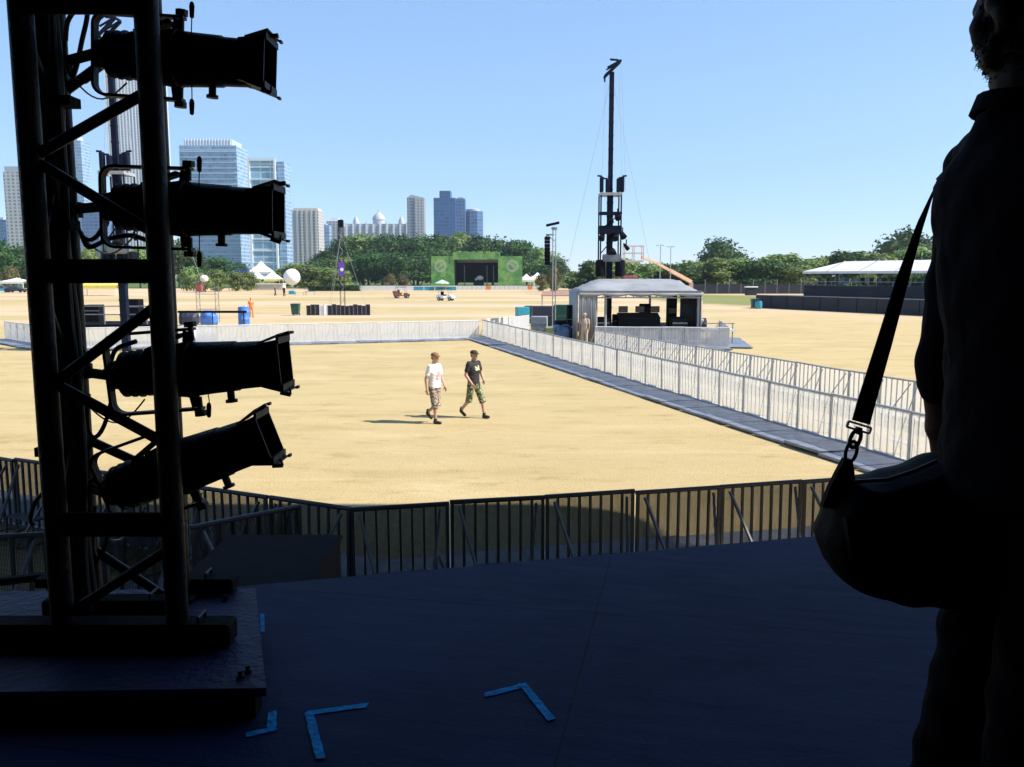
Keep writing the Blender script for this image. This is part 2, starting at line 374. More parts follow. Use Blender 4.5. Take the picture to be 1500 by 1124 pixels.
def base_of(o):
    p = Vector((0, 0, 0))
    while o: p += o.location; o = o.parent
    return p
def link(name, me, m, parent=None):
    me.materials.clear(); me.materials.append(M[m] if isinstance(m, str) else m)
    ob = bpy.data.objects.new(name, me); C.objects.link(ob)
    if parent: ob.parent = parent
    return ob
def tag(o, label=None, cat=None, group=None, kind=None):
    if label: o['label'] = label
    if cat: o['category'] = cat
    if group: o['group'] = group
    if kind: o['kind'] = kind
    return o
def thing(name, label, cat, loc=(0, 0, 0), rz=0, group=None):
    o = bpy.data.objects.new(name, None); C.objects.link(o); o.empty_display_size = .1
    o.location = Vector(loc); o.rotation_euler = (0, 0, rz)
    return tag(o, label, cat, group)
def kids(o): return [c for c in C.objects if c.parent == o]
def copy_tree(o, parent=None, ch=None):
    ch = ch if ch is not None else tree_of(o)
    c = o.copy(); C.objects.link(c); c.parent = parent
    for k, sub in ch: copy_tree(k, c, sub)
    return c
def tree_of(o): return [(k, tree_of(k)) for k in kids(o)]
def ripple(me, fn):
    nr = [v.normal.copy() for v in me.vertices]; co = []
    for v, n in zip(me.vertices, nr): co += list(v.co + n * fn(v.co))
    me.vertices.foreach_set('co', co); me.update()
def remesh(mb, voxel, smooth=6):
    me = mb.mesh('tmp', False); ob = bpy.data.objects.new('tmp', me); scn.collection.objects.link(ob)
    md = ob.modifiers.new('r', 'REMESH'); md.mode = 'VOXEL'; md.voxel_size = voxel
    if smooth:
        sm = ob.modifiers.new('s', 'SMOOTH'); sm.factor = .5; sm.iterations = smooth
    dg = bpy.context.evaluated_depsgraph_get()
    out = bpy.data.meshes.new_from_object(ob.evaluated_get(dg))
    bpy.data.objects.remove(ob); bpy.data.meshes.remove(me)
    out.polygons.foreach_set('use_smooth', [True] * len(out.polygons))
    return out
# ------------------------------------------------------------------ camera, sun, sky
cam = bpy.data.cameras.new('camera'); cam.sensor_width = 36; cam.lens = 36 * F / 1500; cam.clip_end = 6000; cam.clip_start = .05
co = bpy.data.objects.new('camera', cam); C.objects.link(co)
co.location = (0, 0, CAMZ); co.rotation_euler = (PI / 2 - PITCH, 0, 0); scn.camera = co
EL = math.radians(44); SUN = Vector((.985 * math.cos(EL), -.17 * math.cos(EL), math.sin(EL)))
sl = bpy.data.lights.new('sun', 'SUN'); sl.energy = 4.6; sl.angle = math.radians(.53); sl.color = (1, .95, .87)
so = bpy.data.objects.new('sun', sl); C.objects.link(so); so.rotation_euler = (-SUN).to_track_quat('-Z', 'Y').to_euler(); so.location = (30, -5, 40)
w = bpy.data.worlds.new('World'); scn.world = w; w.use_nodes = True
bg = w.node_tree.nodes['Background']; sk = w.node_tree.nodes.new('ShaderNodeTexSky'); sk.sky_type = 'NISHITA'; sk.sun_disc = False
sk.sun_elevation = EL; sk.sun_rotation = math.atan2(.985, -.17); sk.air_density = 1.0; sk.dust_density = .0; sk.ozone_density = 3.5; sk.altitude = 300
mx = w.node_tree.nodes.new('ShaderNodeMix'); mx.data_type = 'RGBA'; mx.inputs[0].default_value = .42; mx.inputs[7].default_value = (1.88, 3.74, 6.9, 1)
w.node_tree.links.new(sk.outputs[0], mx.inputs[6]); w.node_tree.links.new(mx.outputs[2], bg.inputs[0]); bg.inputs[1].default_value = .09
scn.view_settings.view_transform = 'Standard'; scn.view_settings.look = 'None'; scn.view_settings.exposure = .96; scn.view_settings.gamma = 1
scn.cycles.use_denoising = True; scn.cycles.max_bounces = 6; scn.cycles.transparent_max_bounces = 16
scn.cycles.sample_clamp_indirect = 6; scn.cycles.volume_bounces = 0

# ------------------------------------------------------------------ ground
mb = MB(); NX, NY = 60, 60
mb.add([(-3000, -1500, 0), (3000, -1500, 0), (3000, 4500, 0), (-3000, 4500, 0)], [(0, 1, 2, 3)])
tag(mb.build('ground', 'ground'), kind='structure')

# ------------------------------------------------------------------ the stage we stand on
FZ = 2.4
F1, F2 = G(375, 857, FZ), G(1200, 785, FZ); ed = (F2 - F1).normalized()
EL_, ER_ = F1 - ed * 7.5, F1 + ed * 13.5
EL_ = F1 + ed * ((-7.5 - F1.x) / ed.x); ER_ = F1 + ed * ((8.9 - F1.x) / ed.x)
mb = MB(); mb.prism([(-7.5, -6.2), (8.9, -6.2), (ER_.x, ER_.y), (EL_.x, EL_.y)], FZ - .16, FZ)
tag(mb.build('stage_floor', 'deck'), kind='structure')
st = thing('stage_canopy', 'black roofed and draped stage house that shades the dark blue stage floor', 'stage', (0, 0, 0))
pts = [(-24, -7)] + [(16, -7)]
cx, cy, rr = 14.0, 9.6, 1.4
for k in range(9):
    a = k / 8 * PI / 2; pts.append((cx + rr * math.cos(a), cy + rr * math.sin(a)))
pts += [(-24, 11.0)]
mb = MB(); mb.prism([(x * 1.0, y) for x, y in pts], 13.0, 13.6); mb.build('roof', 'black_matte', st)
mb = MB(); mb.box((9.05, -.6, 7.7), (.1, 11.0, 10.5)); mb.build('side_drape', 'black_matte', st)
mb = MB(); mb.box((-7.9, -1.6, 7.7), (.1, 9.6, 10.5)); mb.build('side_drape', 'black_matte', st)
mb = MB(); mb.box((.5, -6.4, 7.7), (16.6, .1, 10.5)); mb.build('back_drape', 'black_matte', st)
for x, y in ((15.2, 8.5), (-12, 9.5), (15.2, -6), (-12, -6)):
    mb = MB(); mb.box((x, y, 6.5), (.6, .6, 13.0)); mb.build('roof_column', 'black_matte', st)
mb = MB(); nrm = Vector((-ed.y, ed.x, 0))
mb.slab([EL_ + nrm * .004 - Vector((0, 0, .01)), ER_ + nrm * .004 - Vector((0, 0, .01)), ER_ + nrm * .004 - Vector((0, 0, 2.39)), EL_ + nrm * .004 - Vector((0, 0, 2.39))], nrm * .02)
mb.build('front_skirt', 'black_matte', st)

# low dark unit just past the lip of the stage, left of the corner of the barrier
a, b = G(320, 800, 2.12), G(492, 794, 2.12)
cs = thing('stage_riser', 'low black riser box just past the stage edge beside the lighting tower', 'riser', (a.x * .5 + b.x * .5, 4.4, 0))
ztop = a.z
mb = MB(); mb.bbox(((a.x + b.x) / 2, 4.4, ztop / 2 + .05), (b.x - a.x, 1.05, ztop - .1), .015); mb.build('carcass', 'black_matte', cs, True)
mb = MB(); mb.box(((a.x + b.x) / 2, 4.4, ztop - .012), (b.x - a.x + .02, 1.07, .02)); mb.build('lid', 'black_matte', cs, True)
for sx in (-1, 1):
    mb = MB(); mb.box(((a.x + b.x) / 2 + sx * (b.x - a.x) * .35, 4.4, .05), (.08, .9, .1)); mb.build('skid', 'rubber', cs, True)

# ------------------------------------------------------------------ tape marks on the floor
def strip(mb, p, q, w, z):
    p, q = G(*p, FZ), G(*q, FZ); d = (q - p).normalized(); n = Vector((-d.y, d.x, 0)) * w / 2
    L = (q - p).length; N = max(4, int(L / .012)); rr = random.Random(int(L * 1e4)); a_, b_ = [], []      # hand-torn edges and ends
    for k in range(N + 1):
        c = p.lerp(q, k / N); e = rr.uniform(-.006, .006) if k in (0, N) else 0
        a_.append(c - n * rr.uniform(.86, 1.06) + d * e + Vector((0, 0, z))); b_.append(c + n * rr.uniform(.86, 1.06) - d * e + Vector((0, 0, z)))
    mb.slab(a_ + b_[::-1], (0, 0, .0012))
def tape(label, segs):
    mb = MB()
    for k, (p, q) in enumerate(segs): strip(mb, p, q, .026, .0015 + k * .0014)
    tag(mb.build('tape_mark', 'tape'), label, 'tape mark', 'blue tape marks on the stage floor')
tape('blue tape corner on open floor between the other two, one arm running towards the viewer', [((449, 1046), (538, 1034)), ((452, 1044), (470, 1113))])
tape('blue tape corner on open floor bent like a chevron, farthest from the lighting tower', [((710, 1019), (772, 1004)), ((765, 1003), (808, 1056))])
tape('short hooked blue tape mark in the shade in front of the lighting tower platform', [((360, 1078), (404, 1068)), ((399, 1044), (398, 1072))])

# ------------------------------------------------------------------ platform under the tower
PZ = FZ + .085
p_fr, p_br, = G(390, 1008, PZ), G(374, 862, PZ)
pl = thing('truss_platform', 'low dark plywood platform carrying the lighting tower', 'platform', (-1.4, 2.8, FZ))
poly = [(-2.6, p_fr.y - .06), (p_fr.x, p_fr.y), (p_br.x, p_br.y), (-2.6, p_br.y - .05)]
mb = MB(); mb.prism(poly, PZ - .025, PZ); mb.build('plywood_top', 'plywood', pl, True)
for t in (.0, .5, 1.0):
    y0 = p_fr.y + (p_br.y - p_fr.y) * t + (.04 if t == 0 else -.06 if t == 1 else 0)
    xr = p_fr.x + (p_br.x - p_fr.x) * t - .03
    mb = MB(); mb.box(((xr - 2.6) / 2, y0 - .02, FZ + .03), (xr + 2.6, .06, .0595)); mb.build('joist', 'black_matte', pl, True)
mb = MB(); strip_p = [G(381, 900, PZ), G(387, 900, PZ), G(388, 926, PZ), G(382, 926, PZ)]
mb.slab([p + Vector((0, 0, .001)) for p in strip_p], (0, 0, .001)); tag(mb.build('tape_mark', 'tape'), 'tiny upright strip of blue tape on the edge of the plywood platform', 'tape mark', 'blue tape marks on the stage floor')
for px, py in ((363, 985), (330, 880), (352, 993)):
    c = G(px, py, PZ); mb = MB(); mb.lathe([(0, .012), (.006, .012), (.006, .007), (.02, .007), (.02, .001)], c + Vector((0, 0, .001)), (0, 0, 1), 6); mb.build('bolt', 'black_paint', pl, True)
def ballast(label, l, rgt, ytop, h, Y0, dep):
    a, b = Q(l, ytop, Y0), Q(rgt, ytop, Y0)
    t = thing('ballast_block', label, 'ballast', ((a.x + b.x) / 2, Y0 + dep / 2, PZ), 0, 'black ballast on the tower platform')
    mb = MB(); mb.bbox(((a.x + b.x) / 2, Y0 + dep / 2, (PZ + h + PZ) / 2 + .001), (b.x - a.x, dep, h - .002), .008); mb.build('block', 'black_matte', t, True)
    mb = MB(); mb.path([(b.x - .1, Y0 + dep / 2 - .03, PZ + h - .004), (b.x - .1, Y0 + dep / 2 - .03, PZ + h + .02), (b.x - .1, Y0 + dep / 2 + .03, PZ + h + .02), (b.x - .1, Y0 + dep / 2 + .03, PZ + h - .004)], .005); mb.build('handle', 'rubber', t, True)
ballast('long black ballast bar across the front foot of the lighting tower', -60, 336, 952, .075, 2.56, .09)
ballast('short black ballast block at the back right foot of the lighting tower', 270, 340, 862, .055, 3.02, .08)
ballast('black ballast bar crossing between the tower feet, behind the front ballast bar', 60, 262, 905, .06, 2.80, .08)
# cable trough lying on the floor at the left margin
a, b = G(-60, 925, FZ), G(72, 912, FZ)
t = thing('cable_trough', 'dark low cable trough lying on the stage floor left of the tower', 'cable trough', ((a.x + b.x) / 2, a.y, FZ))
mb = MB(); mb.slab([a, a + Vector((0, .1, .045)), a + Vector((0, .18, .045)), a + Vector((0, .28, 0))], (b.x - a.x - .05, 0, 0)); mb.build('ramp', 'rubber', t, True)
mb = MB(); mb.box(((a.x + b.x) / 2, a.y + .14, FZ + .0485), (b.x - a.x - .06, .07, .006)); mb.build('lid', 'black_paint', t, True)
# handrail beyond the stage edge at the left margin
a, b = Q(-70, 860, 5.2), Q(80, 843, 5.3)
t = thing('stage_railing', 'dark tubular railing past the stage edge left of the lighting tower', 'railing', (a.x, a.y, 0))
mb = MB(); mb.tube(a, b, .03); mb.build('rail', 'black_paint', t, True)
mb = MB(); mb.tube(a - Vector((0, 0, .5)), b - Vector((0, 0, .5)), .02); mb.build('rail', 'black_paint', t, True)
for p in (a, b):
    mb = MB(); mb.tube(p, (p.x, p.y, 0), .025); mb.build('post', 'black_paint', t, True)

# ------------------------------------------------------------------ lighting tower (square truss)
tw = thing('lighting_truss', 'tall black square truss tower carrying four spotlights on the stage', 'truss tower', (-1.32, 2.8, PZ))
ch = {}
for k, px, Y, r0 in (('nl', 57, 2.6, .035), ('nr', 234, 2.6, .035), ('br', 241, 3.0, .035), ('bl', 104, 2.95, .035)):
    x = (px - 750) / F * Y / CP * (CP * CP + 0) ; x = Q(px, HZ, Y).x
    ch[k] = (x, Y)
    mb = MB(); mb.tube((x, Y, PZ + .012), (x, Y, 5.6), r0, n=16); mb.build('chord', 'truss_paint', tw, True)
    mb = MB(); mb.box((x, Y, PZ + .006), (.13, .13, .011)); mb.build('foot_plate', 'truss_paint', tw, True)
def cz(k, py): return Vector((ch[k][0], ch[k][1], Q(100, py, ch[k][1]).z))
def brace(k1, y1, k2, y2, r0=.0165):
    mb = MB(); mb.tube(cz(k1, y1), cz(k2, y2), r0, n=10); mb.build('brace', 'truss_paint', tw, True)
for y in (2, 397, 768, -300):                     # rungs on the near face, doubled
    brace('nl', y - 8, 'nr', y - 8, .02); brace('nl', y + 9, 'nr', y + 9, .02)
    brace('bl', y - 4, 'br', y - 4, .02); brace('nl', y, 'bl', y); brace('nr', y, 'br', y)
brace('nl', 232, 'nr', 132); brace('nl', 232, 'nr', 345); brace('nl', 570, 'nr', 443); brace('nl', 555, 'nr', 652)
brace('nr', 800, 'nl', 905)
brace('bl', 140, 'br', 40); brace('bl', 640, 'br', 702); brace('bl', 800, 'br', 890)
brace('nl', 40, 'bl', 190); brace('bl', 190, 'nl', 380); brace('nl', 420, 'bl', 580); brace('bl', 580, 'nl', 740)
brace('nr', 20, 'br', 190); brace('br', 190, 'nr', 380); brace('nr', 420, 'br', 580); brace('br', 580, 'nr', 740)

# ------------------------------------------------------------------ ellipsoidal spotlights
LOOKS = ['topmost black spotlight on the lighting tower, pointing level to the right',
         'second spotlight from the top of the tower, in front of the glass skyscrapers',
         'third spotlight from the top of the tower, seen against dry grass and pale barriers',
         'lowest spotlight on the tower, the only one tilted steeply upwards']
def spotlight(i, tail, front, Y, yoke_px):
    a, b = Q(*tail, Y), Q(*front, Y); c = a.lerp(b, .52); ax = (b - a).normalized(); L = (b - a).length; s = L / .56
    up = Vector((0, 1, 0)).cross(ax) * -1
    if up.z < 0: up = -up
    sd = ax.cross(up)
    t = thing('spotlight', LOOKS[i], 'spotlight', c, 0, 'spotlights on the tower')
    W = lambda x, u=0, d=0: c + ax * x * s + up * u * s * .92 + sd * d * s * .92
    X0 = -.29
    mb = MB(); mb.lathe([(x * s, r * s * .86) for x, r in ((-.13, .07), (-.125, .09), (-.06, .1), (-.05, .104), (-.035, .104), (-.03, .098), (.02, .094), (.10, .09), (.10, .086), (.185, .083), (.19, .07))], c, ax, 28); mb.build('barrel', 'black_paint', t, True)
    mb = MB()
    mb.lathe([(x * s, r * s * .84) for x, r in ((-.29, .03), (-.288, .05), (-.262, .058), (-.255, .068), (-.2, .076), (-.16, .082), (-.128, .082))], c, ax, 24)
    for k in range(5): mb.lathe([(x * s, r * s * .84) for x, r in ((-.25 + k * .024, .05), (-.249 + k * .024, .089 - .002 * abs(k - 2)), (-.244 + k * .024, .089 - .002 * abs(k - 2)), (-.243 + k * .024, .05))], c, ax, 24)
    mb.build('lamp_housing', 'black_paint', t, True)
    mb = MB(); mb.lathe([(0, .06 * s), (.012 * s, .045 * s), (.018 * s, 0.001)], W(.186), ax, 20); mb.build('lens', 'glass_lens', t, True)
    # flared square colour-frame holder, open at the front
    mb = MB()
    def sq(x, h): return [W(x, u * h, d * h) for u, d in ((-1, -1), (1, -1), (1, 1), (-1, 1))]
    o0, o1, i1, i0 = sq(.165, .068), sq(.25, .079), sq(.25, .073), sq(.165, .062)
    vs = o0 + o1 + i1 + i0; fs = []
    for r_ in range(4):
        for k in range(4): fs.append((r_ * 4 + k, r_ * 4 + (k + 1) % 4, ((r_ + 1) % 4) * 4 + (k + 1) % 4, ((r_ + 1) % 4) * 4 + k))
    mb.add(vs, fs)
    for u in (-1, 1):
        mb.bar(W(.25, u * .078, -.075), W(.25, u * .078, .075), .008 * s, .02 * s); mb.slab([W(.185, u * .072, -.065), W(.258, u * .097, -.075), W(.258, u * .097, .075), W(.185, u * .072, .065)], up * .004)
        mb.bar(W(.262, u * .095, -.06), W(.262, u * .095, -.085), .008 * s)
    mb.bar(W(.235, .09, .0), W(.272, .098, .0), .012 * s); mb.bar(W(.24, -.094, .06), W(.27, -.104, .06), .012 * s)
    mb.bar(W(.27, -.104, .06), W(.27, -.08, .06), .006 * s)
    mb.build('colour_frame', 'black_paint', t, True, False)
    # shutter handles, knobs and gate
    for u, d in ((1, 0), (-1, 0), (0, 1), (0, -1)):
        mb = MB(); mb.bar(W(-.045, u * .09, d * .09), W(-.04, u * .128, d * .128), .03 * s, .006 * s); mb.build('shutter_handle', 'black_matte', t, True)
    mb = MB(); mb.tube(W(.07, -.085), W(.07, -.112), .012 * s, n=10); mb.tube(W(.07, -.112), W(.07, -.122), .019 * s, n=10); mb.build('focus_knob', 'rubber', t, True)
    mb = MB(); mb.bar(W(-.17, .075), W(-.06, .118), .05 * s, .012 * s); mb.build('gate_cover', 'black_matte', t, True)
    # yoke: a bent flat bar round the body, clamped to the rear left chord
    mb = MB(); pts = []; R0 = .04
    hy = .135; xb = -.30
    for x, u in ((-.02, hy), (xb + R0, hy)): pts.append(W(x, u))
    for k in range(1, 6): a_ = k / 6 * PI / 2; pts.append(W(xb + R0 - R0 * math.sin(a_), hy - R0 + R0 * math.cos(a_)))
    pts.append(W(xb, hy - R0)); pts.append(W(xb, -hy + R0))
    for k in range(1, 6): a_ = k / 6 * PI / 2; pts.append(W(xb + R0 - R0 * math.cos(a_), -hy + R0 - R0 * math.sin(a_)))
    pts += [W(xb + R0, -hy), W(-.02, -hy)]
    mb.ribbon(pts, sd, .035 * s, .009 * s); mb.build('yoke', 'black_paint', t, True)
    for u in (-1, 1):
        mb = MB(); mb.tube(W(-.03, u * .095), W(-.03, u * .15), .009 * s, n=8); mb.tube(W(-.03, u * .142), W(-.03, u * .16), .02 * s, n=8); mb.build('pivot_knob', 'rubber', t, True)
    cp = Vector((ch['bl'][0], ch['bl'][1], W(xb).z)); cw = Vector((W(xb).x, Y, W(xb).z))
    mb = MB(); mb.tube(cw, cp.lerp(cw, .02), .017, n=10)
    mb.lathe([(-.025, .05), (.025, .05)], cp, (0, 0, 1), 12); mb.bar(cp + Vector((0, -.045, -.02)), cp + Vector((.03, -.085, -.02)), .014); mb.build('clamp', 'black_matte', t, True)
    # power tail looping from the lamp end to the tower
    mb = MB(); p0 = W(-.285, -.02); e = Vector((ch['bl'][0] + .045, ch['bl'][1] - .02, p0.z + (.12 if i < 2 else -.06)))
    pts = []
    for k in range(17):
        q = k / 16; p = p0.lerp(e, q); p.z -= math.sin(q * PI) * (.11 + .03 * i); p.x -= math.sin(q * PI) * .03; p.y += math.sin(q * PI * 2) * .02; pts.append(p)
    mb.path(pts, .0075, 8); mb.build('cable', 'rubber', t, True)
    mb = MB(); pts = []; p0 = W(-.2, -.09); e = cp + Vector((.03, 0, -.02 - .05 * i))
    for k in range(13):
        q = k / 12; p = p0.lerp(e, q); p.z -= math.sin(q * PI) * .07; pts.append(p)
    mb.path(pts, .003, 5); mb.build('safety_wire', 'steel', t, True)
    return t
spotlight(0, (143, 79), (405, 96), 2.82, 125)
spotlight(1, (155, 303), (417, 311), 2.82, 140)
spotlight(2, (164, 550), (427, 530), 2.82, 140)
spotlight(3, (158, 722), (404, 634), 2.82, 140)
# cords with bobbins that dangle beside the spotlights
def cord(label, px, y0, y1, bob, Y=2.72):
    a, b = Q(px, y0, Y), Q(px + 2, y1, Y)
    t = thing('pull_cord', label, 'pull cord', b, 0, 'cords hanging by the spotlights')
    mb = MB(); mb.path([a.lerp(b, k / 8) + Vector((math.sin(k * 1.7) * .0015, 0, 0)) for k in range(9)], .0018, 5); mb.build('string', 'black_matte', t, True)
    for yb in bob:
        c = Q(px + 1, yb, Y); mb = MB(); mb.lathe([(-.024, .003), (-.02, .007), (.012, .0085), (.022, .006), (.025, .002)], c, (.04, 0, 1), 8); mb.build('bobbin', 'black_matte', t, True)
cord('thin cord with two dark bobbins beside the topmost spotlight', 280, 4, 168, (15, 157))
cord('thin cord with dark bobbins beside the second spotlight, in front of the glass tower', 291, 232, 392, (241, 380))
cord('short thin cord with one bobbin under the third spotlight', 305, 560, 612, (601,))
# cable bundle strapped up the rear left chord, and a loose loop
t = thing('cable_bundle', 'bundle of black cables strapped up the left side of the lighting tower', 'cables', (Q(84, HZ, 2.78).x, 2.78, PZ))
for k in range(9):
    mb = MB(); pts = []; x0, y0 = Q(61 + 5 * k, HZ, 2.78).x, 2.78 + .03 * (k % 2)
    for j in range(26):
        z = PZ + .01 + j / 25 * 3.1; pts.append((x0 + .008 * math.sin(j * .9 + k * 2), y0 + .008 * math.cos(j * .7 + k), z))
    mb.path(pts, .0135, 8); mb.build('cable', 'rubber', t, True)
for py in (150, 330, 520, 660, 850):
    c = Q(84, py, 2.79); mb = MB(); mb.box((c.x, c.y, c.z), (.115, .07, .03)); mb.build('strap', 'black_matte', t, True)
for pts_px, lab in ((((96, 60), (100, 30), (118, 10), (150, 2), (200, 8)), 'black cable curving over the head of the tower behind the topmost spotlight'),
                    (((104, 120), (112, 98), (120, 60), (128, 20), (122, -10)), 'black cable rising through the tower left of the topmost spotlight'),
                    (((118, 500), (135, 545), (158, 540), (170, 512), (200, 500)), 'black cable loop slung from the tower to the third spotlight'),
                    (((118, 340), (130, 362), (160, 350), (190, 345), (215, 352)), 'black cable slung across the tower below the second spotlight'),
                    (((110, 735), (140, 700), (180, 712), (200, 690), (236, 690)), 'thick black cable tangled round the lowest spotlight'),
                    (((50, 770), (45, 760), (52, 735), (70, 715), (80, 690)), 'black cable loop sagging left of the tower by the lower barrier rail')):
    mb = MB(); P4 = [Q(x, y, 2.88) for x, y in pts_px]; out = []
    for k in range(len(P4) - 1):
        p0, p1, p2, p3 = P4[max(k - 1, 0)], P4[k], P4[k + 1], P4[min(k + 2, len(P4) - 1)]
        for j in range(6):
            u = j / 6; out.append(.5 * ((2 * p1) + (p2 - p0) * u + (2 * p0 - 5 * p1 + 4 * p2 - p3) * u * u + (3 * p1 - p0 - 3 * p2 + p3) * u ** 3))
    out.append(P4[-1]); mb.path(out, .008, 8); tag(mb.build('tower_cable', 'rubber'), lab, 'cable', 'loose cables on the tower')

# ------------------------------------------------------------------ crowd barriers
BH = 1.06
M['open_bar'] = mat('open_bar', (.42, .42, .42), .5, .2, .15, 4)
def make_barrier(mm, sheet, bm):
    t = thing('barricade_section', 'x', 'barricade')
    L = 1.2
    mb = MB(); mb.tube((-L / 2 + .004, .0, BH), (L / 2 - .004, .0, BH), .026, n=10); mb.build('top_rail', mm, t)
    mb = MB(); mb.box((0, 0, .09), (L - .012, .05, .05))
    for k in range(9 if mm == 'bar_shaded' else 7):
        nb = 8 if mm == 'bar_shaded' else 6; x = -L / 2 + .03 + k * (L - .06) / nb; mb.box((x, .012, BH / 2 + .045), ((.026 if mm != 'open_bar' else .016) if 0 < k < nb else .04, .03, BH - .13))
    mb.build('bar_frame', mm, t)
    mb = MB(); mb.add([(-L / 2 + .01, -.012, .12), (L / 2 - .01, -.012, .12), (L / 2 - .01, -.012, BH - .01), (-L / 2 + .01, -.012, BH - .01)], [(0, 1, 2, 3)]); mb.build('perforated_sheet', sheet, t)
    mb = MB(); mb.box((0, -.6, .075), (L - .016, 1.14, .012)); mb.box((0, -1.165, .055), (L - .016, .012, .052)); mb.box((0, -.6, .034), (L - .3, .05, .066)); mb.build('tread_plate', 'tread_shaded', t)
    for x in (-L / 2 + .12, L / 2 - .12):
        s = 1 if x > 0 else -1
        mb = MB(); mb.bar((x, .03, BH - .06), (x - s * .22, .62, .05), .03 if mm != 'open_bar' else .02); mb.bar((x - s * .22, .62, .035), (x, .03, .06), .03); mb.build('brace', bm, t)
    mb = MB(); mb.box((0, .3, .36), (L * .5, .2, .02))
    for x in (-.28, .28): mb.bar((x, .38, .35), (x, .42, .02), .025); 
    mb.build('step', mm, t)
    return t
PROTO = {}
for dk, a_ in ((False, ('alu', 'perf', 'alu')), (True, ('bar_shaded', 'perf_shaded', 'strut_shaded')), ('open', ('open_bar', 'perf_open', 'open_bar'))):
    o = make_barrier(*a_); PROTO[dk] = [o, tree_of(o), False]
def row(p0, p1, front, label, group, dark=False):
    p0, p1 = Vector((p0[0], p0[1], 0)), Vector((p1[0], p1[1], 0)); d = p1 - p0
    a = math.atan2(d.y, d.x)
    if math.sin(a) * front[0] - math.cos(a) * front[1] < 0: p0, p1 = p1, p0; d = -d; a = math.atan2(d.y, d.x)
    n = max(1, round(d.length / 1.22)); sc = d.length / n / 1.2
    for k in range(n):
        pr = PROTO[dark]
        if not pr[2]: o = pr[0]; pr[2] = True
        else: o = copy_tree(pr[0], None, pr[1])
        o.location = p0 + d * ((k + .5) / n); o.location.z = R.uniform(-.012, .008); o.rotation_euler = (R.gauss(0, .012), R.gauss(0, .004), a + R.gauss(0, .014)); o.scale = (sc, 1, 1)
        o['label'] = label; o['group'] = group
def gp(px, ytop): return G(px, ytop, BH)
c0 = gp(512, 746); cR = gp(1290, 698)
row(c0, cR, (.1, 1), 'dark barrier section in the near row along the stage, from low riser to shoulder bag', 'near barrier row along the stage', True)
cR2 = cR + (cR - c0) * .55
row(cR, cR2, (.1, 1), 'barrier section of the near row hidden behind the man with the shoulder bag', 'near barrier row behind the man', True)
cl = gp(0, 664)
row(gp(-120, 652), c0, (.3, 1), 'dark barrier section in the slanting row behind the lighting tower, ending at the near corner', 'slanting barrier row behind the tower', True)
cb, cm, ce = gp(440, 741), gp(277, 772), gp(0, 787)
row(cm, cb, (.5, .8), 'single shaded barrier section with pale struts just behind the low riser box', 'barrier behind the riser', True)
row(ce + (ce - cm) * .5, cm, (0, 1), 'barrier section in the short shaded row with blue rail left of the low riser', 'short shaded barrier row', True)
r0, r1 = G(707, 495), G(1331, 683); dd = (r1 - r0)
row(r0, r1, (-1, -.3), 'pale barrier section with grey tread plate in the long slanting row facing two walkers', 'long slanting barrier row with tread plates', 'open')
row(r1, r1 + dd * .22, (-1, -.3), 'end barrier section of the long slanting row hidden behind the bag', 'end of the slanting row behind the bag', 'open')
b0, b1 = gp(872, 484), gp(1341, 559); db = b1 - b0
row(b0, b1, (1, .3), 'barrier section with zigzag braces in the rear parallel row beyond the aisle', 'rear parallel barrier row beyond the aisle', 'open')
row(b1, b1 + db * .25, (1, .3), 'rear row barrier section hidden behind the man in black', 'end of the rear barrier row', 'open')
f0, f1 = G(92, 513), G(702, 496)
row(f0, f1, (.2, -1), 'barrier section in the far row closing the dry field behind the two walkers', 'far barrier row across the field')
row(G(8, 498), f0, (-.5, -1), 'barrier section in the short angled piece at the left end of the far row', 'angled left end of the far row')
q0, q1 = Q(870, 478, 44.0), Q(1068, 478, 43.0)
row((q0.x, 43.5), (q1.x, 42.8), (0, -1), 'barrier section in the straight row along the front of the mixing tent', 'barrier row before the mixing tent')
row((q1.x, 42.9), (q1.x + 1.2, 50), (1, 0), 'barrier section along the right side of the mixing tent deck', 'barrier row beside the mixing tent')
row(Q(712, 470, 51), Q(775, 468, 56), (0, -1), 'barrier section in the stub of white barriers left of the stacked cases', 'white barrier stub by the cases')
# ------------------------------------------------------------------ people
def hand(mb, w, d, n, s, k=1.0, curl=.5):
    """palm, four unequal bent fingers and a thumb leaving the side of the palm; w wrist, d along, n palm normal, s to the thumb side"""
    w, d, n, s = Vector(w), Vector(d).normalized(), Vector(n).normalized(), Vector(s).normalized()
    m3 = Matrix((d, s, n)).transposed()
    mb.ell(w + d * .045 * k, (.052 * k, .04 * k, .016 * k), 12, m3); mb.cap(w - d * .02, w + d * .02, .026 * k, .027 * k, 8)
    for j, L in enumerate((.070, .080, .074, .058)):
        b = w + d * .085 * k + s * (.03 - j * .02) * k; p = b
        for q, fr in enumerate((.45, .32, .23)):
            a = curl * (q + .6) * .62
            e = p + (d * math.cos(a) + n * math.sin(a)) * L * fr * k
            mb.cap(p, e, (.0095 - .0008 * q) * k, (.009 - .0008 * q) * k, 7); p = e
    b = w + d * .03 * k + s * .034 * k; e = b + (d * .62 + s * .6 + n * .3).normalized() * .04 * k; f = e + (d * .85 + s * .12 + n * .5).normalized() * .03 * k
    mb.cap(b, e, .013 * k, .0105 * k, 7); mb.cap(e, f, .0105 * k, .009 * k, 7)

